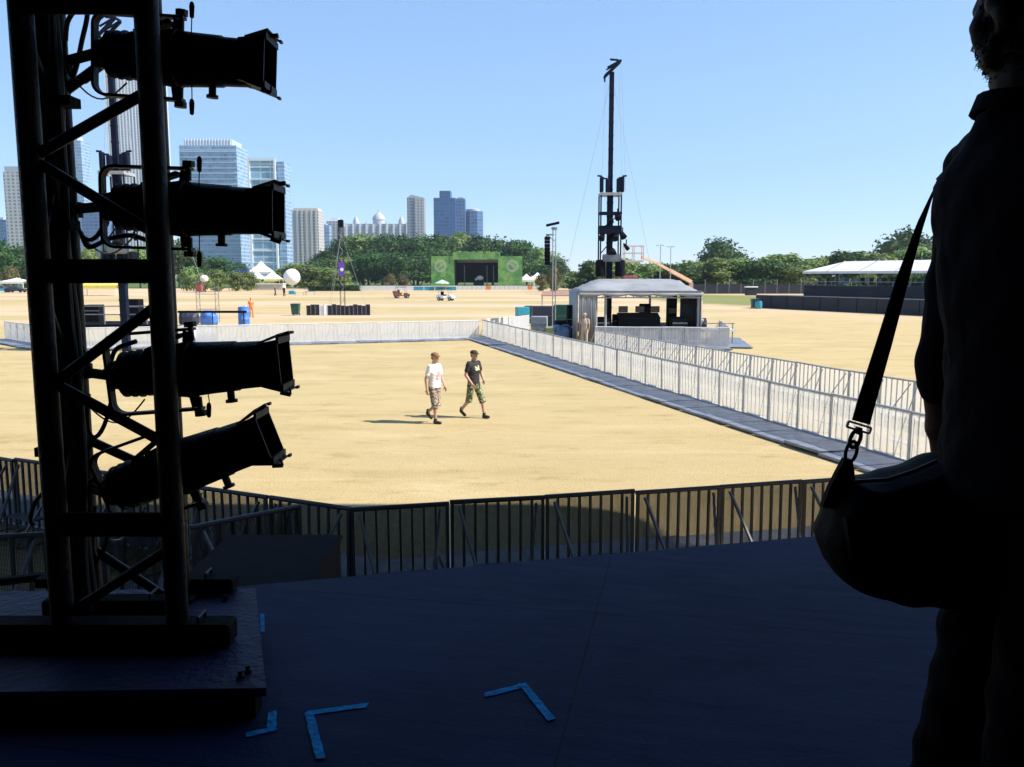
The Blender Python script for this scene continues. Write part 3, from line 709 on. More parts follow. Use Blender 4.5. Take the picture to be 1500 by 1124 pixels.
def head(mb, h, face=1.0):
    """h = head centre; faces local +x"""
    h = Vector(h)
    mb.ell(h + Vector((-.012, 0, .028)), (.098, .077, .092), 20); mb.ell(h + Vector((.018, 0, -.045)), (.072, .062, .07), 16)
    mb.ell(h + Vector((.05, 0, -.088)), (.032, .036, .026), 12)                       # chin
    mb.cap(h + Vector((.082, 0, .01)), h + Vector((.104, 0, -.03)), .009, .014, 8)    # nose
    mb.ell(h + Vector((.07, 0, .022)), (.018, .056, .011), 10)                        # brow
    mb.ell(h + Vector((.083, 0, -.062)), (.012, .025, .008), 8); mb.ell(h + Vector((.081, 0, -.073)), (.012, .022, .008), 8)
    for s in (-1, 1): mb.ell(h + Vector((-.008, s * .078, -.01)), (.02, .01, .032), 10)

def person(label, loc, yaw, P, wear, voxel=.009, group=None, skin='skin'):
    t = thing('person', label, 'person', loc, yaw, group)
    V = lambda k: Vector(P[k])
    mb = MB(); head(mb, P['head']); hd = V('head')
    mb.cap(V('neck') + Vector((-.01, 0, -.03)), hd + Vector((-.015, 0, -.05)), .062, .057, 14)
    pel, che, nk = V('pelvis'), V('chest'), V('neck')
    mb.loft([(pel + Vector((0, 0, -.12)), .08, .12), (pel, .105, .155), (pel.lerp(che, .4), .1, .14), (che, .115, .165), (nk + Vector((0, 0, -.1)), .095, .17), (nk + Vector((0, 0, -.03)), .06, .09)], 20)
    for s in 'lr':
        sh, el, wr = V('sh' + s), V('el' + s), V('wr' + s)
        mb.cap(sh, el, .05, .04, 12); mb.cap(el, wr, .041, .027, 12)
        mb.ell(el.lerp(wr, .28), (.044, .044, .05), 10)
        hp, kn, an = V('hip' + s), V('kn' + s), V('an' + s)
        mb.cap(hp, kn, .082, .054, 14); mb.cap(kn, an, .053, .036, 12); mb.cap(kn.lerp(an, .2), kn.lerp(an, .45), .056, .05, 12)
        d = (V('wr' + s) - V('el' + s)).normalized(); n = Vector((0, -1 if s == 'l' else 1, 0)); n = (n - d * n.dot(d)).normalized()
        hand(mb, wr, d, n, n.cross(d) if s == 'r' else d.cross(n), 1.0, P.get('curl', .6))
        tz = Vector(P.get('toe' + s, (1, 0, -.15))).normalized()
        mb.cap(an + Vector((0, 0, -.03)), an + tz * .12 + Vector((0, 0, -.045)), .034, .026, 10)
    link('body', remesh(mb, voxel, 4), skin, t)
    # eyes and brows
    mb = MB()
    for s in (-1, 1): mb.ell(hd + Vector((.079, s * .03, .004)), (.008, .014, .007), 10)
    mb.build('eye', 'glass_lens', t)
    # shirt
    mb = MB(); g = wear.get('loose', .018)
    mb.loft([(pel + Vector((0, 0, wear.get('hem', -.06))), .115 + g, .16 + g), (pel + Vector((0, 0, .06)), .115 + g, .158 + g), (pel.lerp(che, .5), .11 + g, .15 + g), (che, .122 + g, .172 + g), (nk + Vector((0, 0, -.1)), .1 + g * .6, .17 + g), (nk + Vector((0, 0, -.045)), .085, .125), (nk + Vector((0, 0, -.01)), .074, .078), (nk + Vector((0, 0, .014)), .071, .075)], 24)
    sl = wear.get('sleeve', .62)
    for s in 'lr':
        sh, el, wr = V('sh' + s), V('el' + s), V('wr' + s)
        e = sh.lerp(el, min(sl, 1.0))
        mb.cap(sh, e, .058 + g * .5, .05 + g * .5, 14)
        mb.ell(sh + Vector((0, 0, .012)), (.062, .066, .058), 12)
        mb.cap(nk + Vector((-.01, (.05 if s == 'l' else -.05), -.035)), sh + Vector((0, 0, .01)), .052, .056, 12)
    me = remesh(mb, voxel, 5)
    r = random.Random(len(label))
    fx = [r.uniform(0, 6) for _ in range(4)]
    ripple(me, lambda c: .0026 * (math.sin(c.z * 46 + c.y * 21 + fx[0]) * math.sin(c.y * 33 - c.x * 17 + fx[1]) + .6 * math.sin(c.z * 80 + c.x * 50 + fx[2])))   # cloth folds
    sho = link('shirt', me, wear['shirt'], t)
    if wear.get('collar'):
        mb = MB(); pts = [nk + Vector((.07 * math.cos(a) - .004, .074 * math.sin(a), .016 - .012 * math.cos(a))) for a in [k / 20 * 2 * PI for k in range(21)]]
        mb.ribbon(pts, [Vector((0, 0, 1)) + Vector((math.cos(k / 20 * 2 * PI), math.sin(k / 20 * 2 * PI), 0)) * -.35 for k in range(21)], .03, .006); mb.build('collar', wear['shirt'], sho)
    # trousers or shorts
    mb = MB(); full = wear.get('long')
    mb.loft([(pel + Vector((0, 0, -.15)), .1, .145), (pel + Vector((0, 0, -.06)), .125, .17), (pel + Vector((0, 0, .06)), .112, .155)], 20)
    for s in 'lr':
        hp, kn, an = V('hip' + s), V('kn' + s), V('an' + s)
        if full:
            mb.cap(hp, kn, .097, .074, 14); mb.cap(kn, an + Vector((0, 0, -.02)), .074, .072, 14)
        else:
            e = kn.lerp(an, .12); mb.cap(hp, e, .103, .083, 14); mb.tube(hp.lerp(e, .7), e + (e - hp).normalized() * .05, .086, .092, 14)
    me = remesh(mb, voxel, 4)
    ripple(me, lambda c: .004 * math.sin(c.z * 60 + c.x * 30) * math.sin(c.y * 45 + c.z * 14))
    link('trousers' if full else 'shorts', me, wear['legs'], t)
    for s in 'lr':
        an = V('an' + s); tz = Vector(P.get('toe' + s, (1, 0, -.15))).normalized(); mb = MB()
        mb.cap(an + Vector((-.02, 0, -.045)), an + tz * .14 + Vector((0, 0, -.05)), .046, .038, 12); mb.ell(an + tz * .13 + Vector((0, 0, -.05)), (.06, .044, .036), 12); mb.cap(an + Vector((0, 0, .03)), an + Vector((-.01, 0, -.03)), .046, .046, 10)
        link('shoe', remesh(mb, .009, 3), 'shoe', t)
    if wear.get('cap'):
        mb = MB(); c = hd + Vector((-.014, 0, .05)); mb.lathe([(0, .1), (.03, .1), (.06, .088), (.08, .06), (.09, .01)], c, (0, 0, 1), 18)
        cp_ = mb.build('cap', wear['cap'], t)
        mb = MB(); mb.slab([c + Vector((.08 + .075 * math.cos(a), .075 * math.sin(a), .004 - .02 * math.cos(a))) for a in [-PI / 2 + k / 10 * PI for k in range(11)]], (0, 0, .006)); mb.build('brim', wear['cap'], cp_)
        mb = MB(); mb.ell(hd + Vector((-.03, 0, .0)), (.082, .079, .06), 14); mb.build('hair', 'hair', t)
    return t

base = dict(pelvis=(0, 0, .96), chest=(.01, 0, 1.26), neck=(0, 0, 1.48), head=(.035, 0, 1.635), shl=(0, .185, 1.415), shr=(0, -.185, 1.415), hipl=(0, .09, .9), hipr=(0, -.09, .9))
# man in the white T-shirt, stepping onto his front foot, the other one lifting behind him
A = dict(base, ell=(.05, .235, 1.13), wrl=(.17, .2, .92), elr=(-.09, -.23, 1.13), wrr=(-.07, -.225, .87), knl=(.06, .09, .5), anl=(-.26, .08, .26), knr=(.07, -.08, .48), anr=(.07, -.07, .085), toel=(.75, 0, -.8), toer=(1, 0, .0))
g = G(637, 620)
person('man in a white printed T-shirt, camo shorts and cap walking across the dry field', g, math.radians(-30), A, dict(shirt='tee_white', legs='camo_brown', cap=mat('cap_brown', (.2, .1, .05), .8), loose=.026), .01, 'two men walking over the field')
B = dict(base, neck=(0, 0, 1.47), head=(.03, 0, 1.62), ell=(.06, .24, 1.14), wrl=(.2, .16, .98), elr=(-.06, -.24, 1.13), wrr=(.13, -.2, .9), knl=(.2, .1, .5), anl=(.27, .1, .09), knr=(-.04, -.1, .5), anr=(-.33, -.1, .2), toer=(.8, 0, -.7), toel=(1, 0, .05))
g = G(694, 612)
person('man in a black printed T-shirt, olive camo shorts and dark cap walking on dry grass', g, math.radians(-38), B, dict(shirt='tee_black', legs='camo_green', cap=mat('cap_black', (.03, .022, .015), .8), loose=.02), .01, 'two men walking over the field', 'skin')
# guard in the aisle
Gd = dict(base, ell=(.02, .24, 1.13), wrl=(.1, .24, .9), elr=(.02, -.24, 1.13), wrr=(.1, -.24, .9), knl=(.02, .1, .5), anl=(0, .1, .09), knr=(.02, -.1, .5), anr=(0, -.1, .09))
g = Q(856, 520, 43.5); g.z = 0
person('guard in a tan shirt standing in the aisle between the barriers beside the mixing tent', g, math.radians(-110), Gd, dict(shirt=mat('shirt_tan', (.42, .33, .26), .85), legs=mat('trouser_tan', (.4, .34, .26), .85), long=True, cap=mat('cap_tan', (.4, .32, .25), .8)), .016, None, 'skin_dark')
# man with the shoulder bag, seen from behind his shoulder
D = dict(base, pelvis=(.01, 0, .97), chest=(-.005, 0, 1.24), neck=(-.05, 0, 1.508), head=(.014, -.005, 1.655), shl=(-.012, .178, 1.447), shr=(.02, -.185, 1.41),
         ell=(-.028, .225, 1.015), wrl=(-.005, .215, .80), elr=(.02, -.25, 1.1), wrr=(.2, -.2, .98), hipl=(.045, .09, .88), hipr=(.03, -.09, .88),
         knl=(.0, .11, .49), anl=(-.055, .13, .09), knr=(-.02, -.1, .49), anr=(-.035, -.12, .09), curl=1.1)
PL = Vector((.898, 1.46, FZ))
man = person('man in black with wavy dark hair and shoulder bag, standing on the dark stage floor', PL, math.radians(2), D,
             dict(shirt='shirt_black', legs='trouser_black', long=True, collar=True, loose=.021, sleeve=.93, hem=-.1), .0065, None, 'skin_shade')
# wavy hair: a soft cap of locks plus loose curls that break the outline
hd = Vector(D['head']); mb = MB(); r = random.Random(11)
mb.ell(hd + Vector((-.026, 0, .035)), (.108, .094, .104), 20); mb.ell(hd + Vector((-.055, 0, -.03)), (.074, .084, .08), 16); mb.ell(hd + Vector((-.062, 0, -.075)), (.058, .072, .07), 14); mb.ell(hd + Vector((-.068, 0, -.112)), (.046, .064, .052), 14)
for k in range(150):
    a = r.uniform(-2.6, 2.6) + PI; e = r.uniform(-.6, 1.3); d = Vector((math.cos(a) * math.cos(e), math.sin(a) * math.cos(e), math.sin(e)))
    if d.x > .35 and d.z < .45: continue
    p = hd + Vector((-.03, 0, .01)) + Vector((d.x * .105, d.y * .09, d.z * .112))
    mb.ell(p, r.uniform(.012, .026), 8)
me = remesh(mb, .006, 4); hair = link('hair', me, 'hair', man)
mb = MB()
mb2 = MB()
for k in range(750):
    a = r.uniform(-2.3, 2.3) + PI; e = r.uniform(-.75, 1.25); d = Vector((math.cos(a) * math.cos(e), math.sin(a) * math.cos(e), math.sin(e)))
    if d.x > .3 and d.z < .5: continue
    p = hd + Vector((-.03, 0, .008)) + Vector((d.x * .108, d.y * .092, d.z * .112)); pts = []; ph = r.uniform(0, 6); L = r.uniform(.015, .04) if e > -.3 else r.uniform(.008, .022)
    side = d.cross(Vector((0, 0, 1))).normalized() if abs(d.z) < .95 else Vector((0, 1, 0))
    for j in range(8):
        u = j / 7; pts.append(p + d * (.007 * math.sin(u * 2.6)) + Vector((0, 0, -L * u)) + side * .01 * math.sin(ph + u * 5) + d * .006 * math.sin(ph * 2 + u * 7))
    mb.path(pts, [.0017 * (1 - .8 * j / 7) for j in range(8)], 5)
mb.build('curl', 'hair', hair)
# wristband on the hand that goes to the hip
wl, e_ = Vector(D['wrl']), Vector(D['ell']); d = (wl - e_).normalized()
mb = MB(); mb.lathe([(-.012, .031), (-.01, .034), (.01, .034), (.012, .031)], wl - d * .03, d, 16); mb.build('wristband', 'steel', man)

# ------------------------------------------------------------------ shoulder bag
bc = Q(1318, 780, 1.56)
bag = thing('shoulder_bag', 'black nylon shoulder bag slung behind the hip of the man in black', 'bag', bc)
prof = [(1245, 702), (1218, 735), (1203, 785), (1212, 822), (1228, 845), (1268, 866), (1312, 880), (1360, 878), (1420, 868), (1450, 800), (1440, 690), (1400, 668), (1366, 672), (1330, 688), (1290, 700)]
cpt = Q(1325, 775, 1.56); mb = MB()
pp = [Q(x, y, 1.56) for x, y in prof]; vs = []; fs = []; n = len(pp)
for yy, k in ((-.085, .80), (-.07, .93), (-.03, 1.0), (.03, 1.0), (.07, .93), (.085, .80)):
    for p in pp: q = cpt + (p - cpt) * k; vs.append((q.x, 1.56 + yy, q.z + (.004 * math.sin(q.x * 70))))
for a in range(5): fs += [(a * n + i, a * n + (i + 1) % n, (a + 1) * n + (i + 1) % n, (a + 1) * n + i) for i in range(n)]
fs += [tuple(range(n))[::-1], tuple(range(5 * n, 6 * n))]
mb.add(vs, fs); me = remesh(mb, .007, 3)
ripple(me, lambda c: .004 * math.sin(c.x * 55 + c.z * 30) * math.sin(c.z * 48 - c.x * 20))
for v in me.vertices: v.co -= bc
link('bag_body', me, 'bag_nylon', bag)
mb = MB(); mb.path([Q(1250, 706, 1.53), Q(1300, 703, 1.5), Q(1340, 690, 1.49), Q(1372, 676, 1.49)], .004, 6); mb.build('zip', 'rubber', bag, True)
mb = MB(); mb.slab([Q(1240, 760, 1.47), Q(1330, 768, 1.47), Q(1330, 835, 1.47), Q(1248, 825, 1.47)], (0, .02, 0)); mb.build('pocket', 'bag_nylon', bag, True)
# gusset loop, ring, swivel hook, slide bar and strap
mb = MB(); mb.ribbon([Q(1241, 672, 1.55), Q(1238, 690, 1.55), Q(1232, 715, 1.55), Q(1226, 745, 1.55)], (1, 0, 0), [.014, .03, .046, .06], .016); mb.build('strap_loop', 'bag_nylon', bag, True)
def ring(c, rx, rz, rr, name, m_, ang=0):
    mb = MB(); pts = [c + Vector((rx * math.cos(a) * math.cos(ang) - rz * math.sin(a) * math.sin(ang), 0, rx * math.cos(a) * math.sin(ang) + rz * math.sin(a) * math.cos(ang))) for a in [k / 16 * 2 * PI for k in range(17)]]
    mb.path(pts, rr, 6); mb.build(name, m_, bag, True)
ring(Q(1247, 662, 1.55), .010, .02, .0035, 'ring', 'black_paint', -.2)
ring(Q(1253, 643, 1.55), .009, .017, .004, 'swivel_hook', 'black_paint', -.3)
a, b = Q(1243, 617, 1.55), Q(1276, 627, 1.55)
mb = MB(); u = (b - a).normalized(); w_ = Vector((u.z, 0, -u.x)) * -1
mb.bar(a, b, .004, .004); mb.bar(a + w_ * -.011, b + w_ * -.011, .004); mb.bar(a, a + w_ * -.011, .004); mb.bar(b, b + w_ * -.011, .004); mb.build('slide_bar', 'steel', bag, True)
mb = MB(); mb.bar(Q(1259, 626, 1.55), Q(1255, 636, 1.55), .01); mb.build('swivel', 'black_paint', bag, True)
path = [Q(1261, 619, 1.55), Q(1272, 580, 1.555), Q(1296, 500, 1.565), Q(1322, 410, 1.58), Q(1348, 330, 1.6), Q(1364, 290, 1.62), Q(1378, 258, 1.64)]
mb = MB(); mb.ribbon(path, [(1, .15, .3), (1, .15, .3), (1, .3, .3), (1, .5, .3), (.8, .8, .3), (.6, 1, .2), (.3, 1, 0)], [.035, .034, .032, .029, .026, .026, .028], .004); mb.build('strap', 'bag_nylon', bag, True)
loc = lambda x, y, z: PL + Vector((x, y, z))
mb = MB(); mb.ribbon([Q(1378, 258, 1.64), loc(-.03, .21, 1.49), loc(.03, .15, 1.515), loc(.08, .12, 1.46), loc(.13, .05, 1.36), loc(.16, -.04, 1.2)], [(.3, 1, 0), (.4, 1, -.4), (.5, 1, 0), (.3, 1, 0), (.2, 1, .3), (.2, 1, .4)], .028, .004); mb.build('strap', 'bag_nylon', bag, True)
# ------------------------------------------------------------------ trees
def crown_mesh(seed, h, wd, lobes, leaves, leaf, low=.18):
    r = random.Random(seed); mb = MB(); L = []
    for k in range(lobes):
        a = r.uniform(0, 2 * PI); zz = r.uniform(low + .12, .86); rad = wd * .5 * math.sin(min(1, (1.05 - zz) * 1.7) * PI / 2) * r.uniform(.25, .72)
        L.append((Vector((rad * math.cos(a), rad * math.sin(a), zz * h)), r.uniform(.16, .27) * wd, r.uniform(.12, .2) * h))
    L.append((Vector((0, 0, .56 * h)), wd * .33, h * .3))
    for c, rx, rz in L[::1]:
        mb.ell(c, (rx * .62, rx * .62, rz * .62), 8)
    for k in range(leaves):
        c, rx, rz = r.choice(L); d = Vector((r.gauss(0, 1), r.gauss(0, 1), r.gauss(0, 1))).normalized(); q = r.uniform(.6, 1.08) if r.random() < .85 else r.uniform(1.05, 1.28)
        p = c + Vector((d.x * rx, d.y * rx, d.z * rz)) * q
        if p.z < low * h * .8: continue
        nrm = (d + Vector((r.gauss(0, .6), r.gauss(0, .6), r.gauss(0, .6)))).normalized(); u, v = MB.frame(nrm); s = leaf * r.uniform(.5, 1.25)
        a = r.uniform(0, PI); u2 = u * math.cos(a) + v * math.sin(a); v2 = v * math.cos(a) - u * math.sin(a)
        mb.add([p - u2 * s, p - v2 * s * .55 + nrm * s * .15, p + u2 * s, p + v2 * s * .55 + nrm * s * .15], [(0, 1, 2, 3)])
    return mb.mesh('crown', False)
def trunk_mesh(seed, h, rad, low):
    r = random.Random(seed); mb = MB(); top = Vector((r.gauss(0, .03) * h, r.gauss(0, .03) * h, h * .62))
    mb.path([(0, 0, -.1), (r.gauss(0, .1), r.gauss(0, .1), h * .2), top * .65 + Vector((0, 0, .0)), top], [rad, rad * .8, rad * .6, rad * .25], 8)
    for k in range(6):
        a = k * 1.1 + r.random(); b = Vector((0, 0, h * r.uniform(.2, .45))); e = b + Vector((math.cos(a) * h * .2, math.sin(a) * h * .2, h * .22))
        mb.path([b, b.lerp(e, .5) + Vector((0, 0, -.02 * h)), e], [rad * .45, rad * .3, rad * .12], 6)
    return mb.mesh('trunk')
VAR = {}
for k in range(4): VAR['big%d' % k] = (crown_mesh(20 + k, 12, 11, 15, 3600, .42, .1), trunk_mesh(k, 12, .3, .2))
for k in range(3): VAR['small%d' % k] = (crown_mesh(40 + k, 6, 5.2, 12, 2400, .26, .04), trunk_mesh(9 + k, 6, .14, .1))
for k in range(2): VAR['bush%d' % k] = (crown_mesh(60 + k, 2.4, 4.2, 9, 1300, .17, .02), trunk_mesh(14 + k, 2.4, .07, .02))
for k in range(2): VAR['open%d' % k] = (crown_mesh(80 + k, 14, 15, 11, 2300, .5, .35), trunk_mesh(17 + k, 14, .35, .3))
def tree(kind, px, top, Y, wpx, leaf, label, group, cat='tree', name='broadleaf_tree'):
    cm, tm = VAR[kind]; h0 = {'b': 12, 's': 6, 'o': 14}[kind[0]]; w0 = {'b': 11, 's': 5.2, 'o': 15}[kind[0]]
    if kind.startswith('bush'): h0, w0 = 2.4, 4.2
    x = Q(px, HZ, Y).x; h = Q(px, top, Y).z / .97; ww = wpx / F * Y
    t = thing(name, label, cat, (x, Y, 0), R.uniform(0, 6), group); t.scale = (ww / w0, ww / w0, h / h0)
    key = (kind, leaf)
    if key not in MC: MC[key] = cm.copy(); MC[key].materials.clear(); MC[key].materials.append(M[leaf])
    o = bpy.data.objects.new('crown', MC[key]); C.objects.link(o); o.parent = t
    if not tm.materials: tm.materials.append(M['bark'])
    o = bpy.data.objects.new('trunk', tm); C.objects.link(o); o.parent = t
MC = {}
BG = 'dark trees behind the green stage'
k = 0
for px, top, Y, ww in ((462, 382, 300, 44), (480, 368, 318, 52), (505, 350, 325, 60), (532, 345, 330, 62), (560, 349, 322, 60), (585, 346, 335, 58), (612, 349, 325, 60), (640, 345, 330, 60),
                       (668, 347, 336, 58), (695, 346, 330, 56), (722, 350, 336, 54), (748, 354, 330, 50), (772, 358, 336, 50), (795, 364, 320, 50), (812, 378, 318, 40), (540, 372, 285, 56), (575, 374, 280, 52), (606, 372, 290, 50), (505, 378, 285, 44), (636, 366, 300, 50), (655, 362, 310, 50)):
    tree('big%d' % (k % 4), px, top, Y, ww * 1.3, 'leaf_dark' if k % 5 != 3 else 'leaf_light', 'dark green broadleaf tree in the dense wood behind the green stage, one crown among many', BG); k += 1
for px, top, Y, ww in ((6, 353, 260, 52), (36, 362, 265, 46), (-30, 350, 270, 60), (262, 356, 250, 44), (284, 366, 262, 40), (318, 378, 270, 50), (346, 386, 280, 36)):
    tree('big%d' % (k % 4), px, top, Y, ww * 1.3, 'leaf_dark', 'dark green tree at the foot of the glass towers, left part of the field edge', 'trees below the glass towers'); k += 1
for px, top, Y, ww in ((128, 366, 255, 50), (165, 360, 262, 54), (205, 364, 255, 50), (82, 366, 260, 50)):
    tree('big%d' % (k % 4), px, top, Y, ww, 'leaf_light', 'green tree glimpsed between the chords of the lighting tower', 'trees seen through the lighting tower'); k += 1
for px, top, Y, ww in ((455, 386, 240, 46), (484, 394, 232, 40), (432, 384, 262, 40), (414, 392, 270, 34), (500, 398, 228, 30)):
    tree('small%d' % (k % 3), px, top, Y, ww * 1.35, 'leaf_light', 'small light green tree behind the white balloon', 'light trees behind the white balloon'); k += 1
for px, top, Y, ww in ((282, 392, 205, 44), (318, 396, 200, 42), (346, 398, 205, 40), (366, 399, 208, 36), (300, 404, 190, 40)):
    tree('bush%d' % (k % 2), px, top, Y, ww, 'leaf_light', 'rounded bright green bush below the glass towers', 'bushes below the glass towers', 'bush', 'bush'); k += 1
for px, top, Y, ww, lab in ((570, 402, 245, 24, 'brownish shrub beside the dark ring left of the green stage'), (592, 404, 250, 20, 'smaller dull shrub against the dark wood left of the ring'), (14, 392, 230, 36, 'reddish brown shrub at the far left edge of the field'), (812, 392, 170, 26, 'brown green small tree beside the speaker pole'), (795, 402, 200, 26, 'low dark shrub right of the green stage')):
    tree('bush%d' % (k % 2), px, top, Y, ww, 'leaf_brown', lab, 'brown shrubs', 'bush', 'shrub'); k += 1
for px, top, Y, ww in ((840, 396, 215, 36), (866, 384, 190, 40), (900, 376, 180, 46), (936, 384, 185, 46), (966, 388, 190, 44), (995, 384, 185, 46), (1024, 380, 190, 46), (1052, 380, 186, 44), (1082, 376, 190, 46), (1112, 378, 185, 46), (1142, 374, 190, 48), (1172, 377, 186, 46), (1204, 374, 190, 48), (1236, 370, 186, 48), (1266, 366, 190, 46), (1298, 368, 186, 50), (1334, 364, 190, 52), (1372, 364, 186, 54), (1412, 366, 190, 54), (1455, 366, 190, 54), (1495, 364, 190, 54), (1545, 364, 190, 54)):
    tree('small%d' % (k % 3), px, top, Y, ww * 1.75, 'leaf_light' if k % 4 else 'leaf_dark', 'mid green tree in the low belt of trees right of the mast', 'tree belt right of the mast'); k += 1
tree('open0', 1054, 352, 260, 92, 'leaf_dark', 'tall bluish tree rising over the low tree belt right of the lamp posts', None)
tree('open1', 1322, 333, 240, 110, 'leaf_dark', 'tall spreading dark tree above the long white tent roof', None)
tree('open0', 1420, 340, 250, 110, 'leaf_dark', 'tall dark tree behind the shoulder of the man in black', None)
t = tag(None or thing('hedge', 'clipped low dark hedge along the far edge of the field under the light trees', 'hedge', XY(490, 205)), None)
mb = MB(); r = random.Random(5); a, b = Q(452, 424, 205), Q(528, 424, 205)
for i in range(2600):
    p = Vector((r.uniform(a.x, b.x), 205 + r.uniform(-.8, .8), r.uniform(0, 1.3))); s = .22; n_ = Vector((r.gauss(0, 1), r.gauss(0, 1), r.gauss(0, 1))).normalized(); u, v = MB.frame(n_)
    mb.add([p - u * s, p - v * s, p + u * s, p + v * s], [(0, 1, 2, 3)])
mb.build('foliage', 'leaf_dark', t, True, False)

# ------------------------------------------------------------------ skyline
def tower(label, l, rgt, top, Y, m, dep=None, name='skyscraper', cham=0):
    a, b = Q(l, top, Y), Q(rgt, top, Y); W_, H = b.x - a.x, a.z; dp = dep or W_ * .8
    t = thing(name, label, 'skyscraper', ((a.x + b.x) / 2, Y + dp / 2, 0))
    mb = MB()
    if cham: 
        c_ = cham * W_; mb.prism([(-W_ / 2 + c_, -dp / 2), (W_ / 2 - c_, -dp / 2), (W_ / 2, -dp / 2 + c_), (W_ / 2, dp / 2 - c_), (W_ / 2 - c_, dp / 2), (-W_ / 2 + c_, dp / 2), (-W_ / 2, dp / 2 - c_), (-W_ / 2, -dp / 2 + c_)], 0, H)
    else: mb.box((0, 0, H / 2), (W_, dp, H))
    mb.build('tower_body', m, t, False, False)
    return t, W_, dp, H
M['f_blue'] = facade('f_blue', (.17, .28, .43), (.36, .46, .58), 4.2, .7, 4.5, .94)
M['f_blue2'] = facade('f_blue2', (.2, .36, .5), (.55, .66, .74), 8.4, .8, 11, .9)
M['f_dark'] = facade('f_dark', (.008, .06, .2), (.03, .12, .28), 4, .72, 5, .9)
M['f_dark2'] = facade('f_dark2', (.03, .09, .23), (.12, .2, .34), 4, .7, 5, .85)
M['f_beige'] = facade('f_beige', (.14, .16, .2), (.5, .47, .44), 3.6, .55, 4.2, .5)
M['f_white'] = facade('f_white', (.3, .29, .3), (.66, .62, .62), 3.9, .6, 3.2, .45, .5)
M['f_grey2'] = facade('f_grey2', (.22, .25, .32), (.5, .5, .54), 3.9, .55, 4.2, .5)
M['f_grey'] = facade('f_grey', (.1, .12, .17), (.33, .33, .36), 3.8, .6, 3.6, .6)
M['f_tan'] = facade('f_tan', (.2, .2, .22), (.55, .52, .48), 3.8, .6, 5, .55)
M['plain_blue'] = mat('plain_blue', (.42, .5, .6), .5); M['plain_white'] = mat('plain_white', (.74, .74, .74), .5); M['plain_grey'] = mat('plain_grey', (.4, .42, .46), .6)
t, W_, D_, H = tower('pale beige tower block at the far left edge of the skyline', 4, 40, 252, 950, 'f_tan')
mb = MB(); mb.box((0, 0, H + 3), (W_ * .9, D_ * .9, 6)); mb.build('crown', 'plain_grey', t)
t, W_, D_, H = tower('small dark blue tower at the very left edge of the photo', -16, 8, 322, 1050, 'f_dark2')
mb = MB(); mb.box((0, 0, H + 1.5), (W_ * .5, D_ * .5, 3)); mb.build('penthouse', 'plain_grey', t)
t, W_, D_, H = tower('slim grey blue tower peeping out behind the left chords of the lighting tower', 84, 118, 206, 1150, 'f_blue')
mb = MB(); mb.box((0, 0, H + 3), (W_ * .6, D_ * .6, 6)); mb.build('penthouse', 'plain_blue', t)
t, W_, D_, H = tower('lower dark glass block beside the foot of the tall white ribbed tower', 118, 152, 302, 1000, 'f_dark2')
mb = MB(); mb.box((0, 0, H + 2), (W_ * .7, D_ * .7, 4)); mb.build('penthouse', 'plain_grey', t)
# tall white ribbed tower
t, W_, D_, H = tower('very tall white tower with vertical ribs behind the lighting tower', 151, 217, 70, 1250, 'f_white', 60)
for k in range(15):
    x = -W_ / 2 + k * W_ / 14; mb = MB(); mb.box((x, -D_ / 2 - .6, H / 2 - 2), (1.5, 1.2, H)); mb.build('rib', 'plain_white', t)
for k in range(11):
    y = -D_ / 2 + (k + .5) * D_ / 11; mb = MB(); mb.box((W_ / 2 + .6, y, H / 2 - 2), (1.2, 1.5, H)); mb.build('rib', 'plain_white', t)
mb = MB(); mb.box((0, -D_ / 2 - .3, H / 2), (4, .6, H - 1)); mb.build('recess', 'plain_grey', t)
mb = MB(); mb.box((0, 0, H - 4), (W_ + 1, D_ + 1, 8)); mb.build('crown', 'plain_white', t)
# broad blue glass tower
t, W_, D_, H = tower('broad pale blue glass tower with horizontal bands and a louvred crown', 262, 346, 213, 1000, 'f_blue', 45)
mb = MB(); mb.box((-1, 0, H + 3.6), (W_ * .84, D_ * .8, 7.2)); cr = mb.build('crown', 'plain_blue', t)
for k in range(16):
    mb = MB(); mb.box((-1 - W_ * .42 + (k + .5) * W_ * .84 / 16, -D_ * .4 - .5, H + 3.8), (1.1, 1, 7.8)); mb.build('louvre', 'plain_white', cr)
for k in range(22):
    z = 22 + k * 6.1
    if z < H - 4: mb = MB(); mb.box((0, -D_ / 2 - .5, z), (W_ + .6, 1.0, .9)); mb.build('floor_band', 'plain_blue', t)
# blue glass tower with white frame
t, W_, D_, H = tower('narrower blue glass tower with a white portal frame', 364, 402, 236, 960, 'f_blue2', 30)
mb = MB()
for x in (-W_ / 2, W_ / 2): mb.box((x, -D_ / 2 - .8, H / 2 + 1), (2, 1.6, H + 4))
mb.box((0, -D_ / 2 - .8, H + 1.5), (W_ - 2, 1.6, 3)); mb.build('portal_frame', 'plain_white', t)
mb = MB(); mb.box((W_ / 2 + 5, 4, H / 2), (8, D_ - 4, H)); mb.build('side_wing', 'f_blue', t, False, False)
for k in range(9): mb = MB(); mb.box((0, -D_ / 2 - .4, 18 + k * 13.0), (W_ - 2.2, .8, 1.3)); mb.build('floor_band', 'plain_white', t)
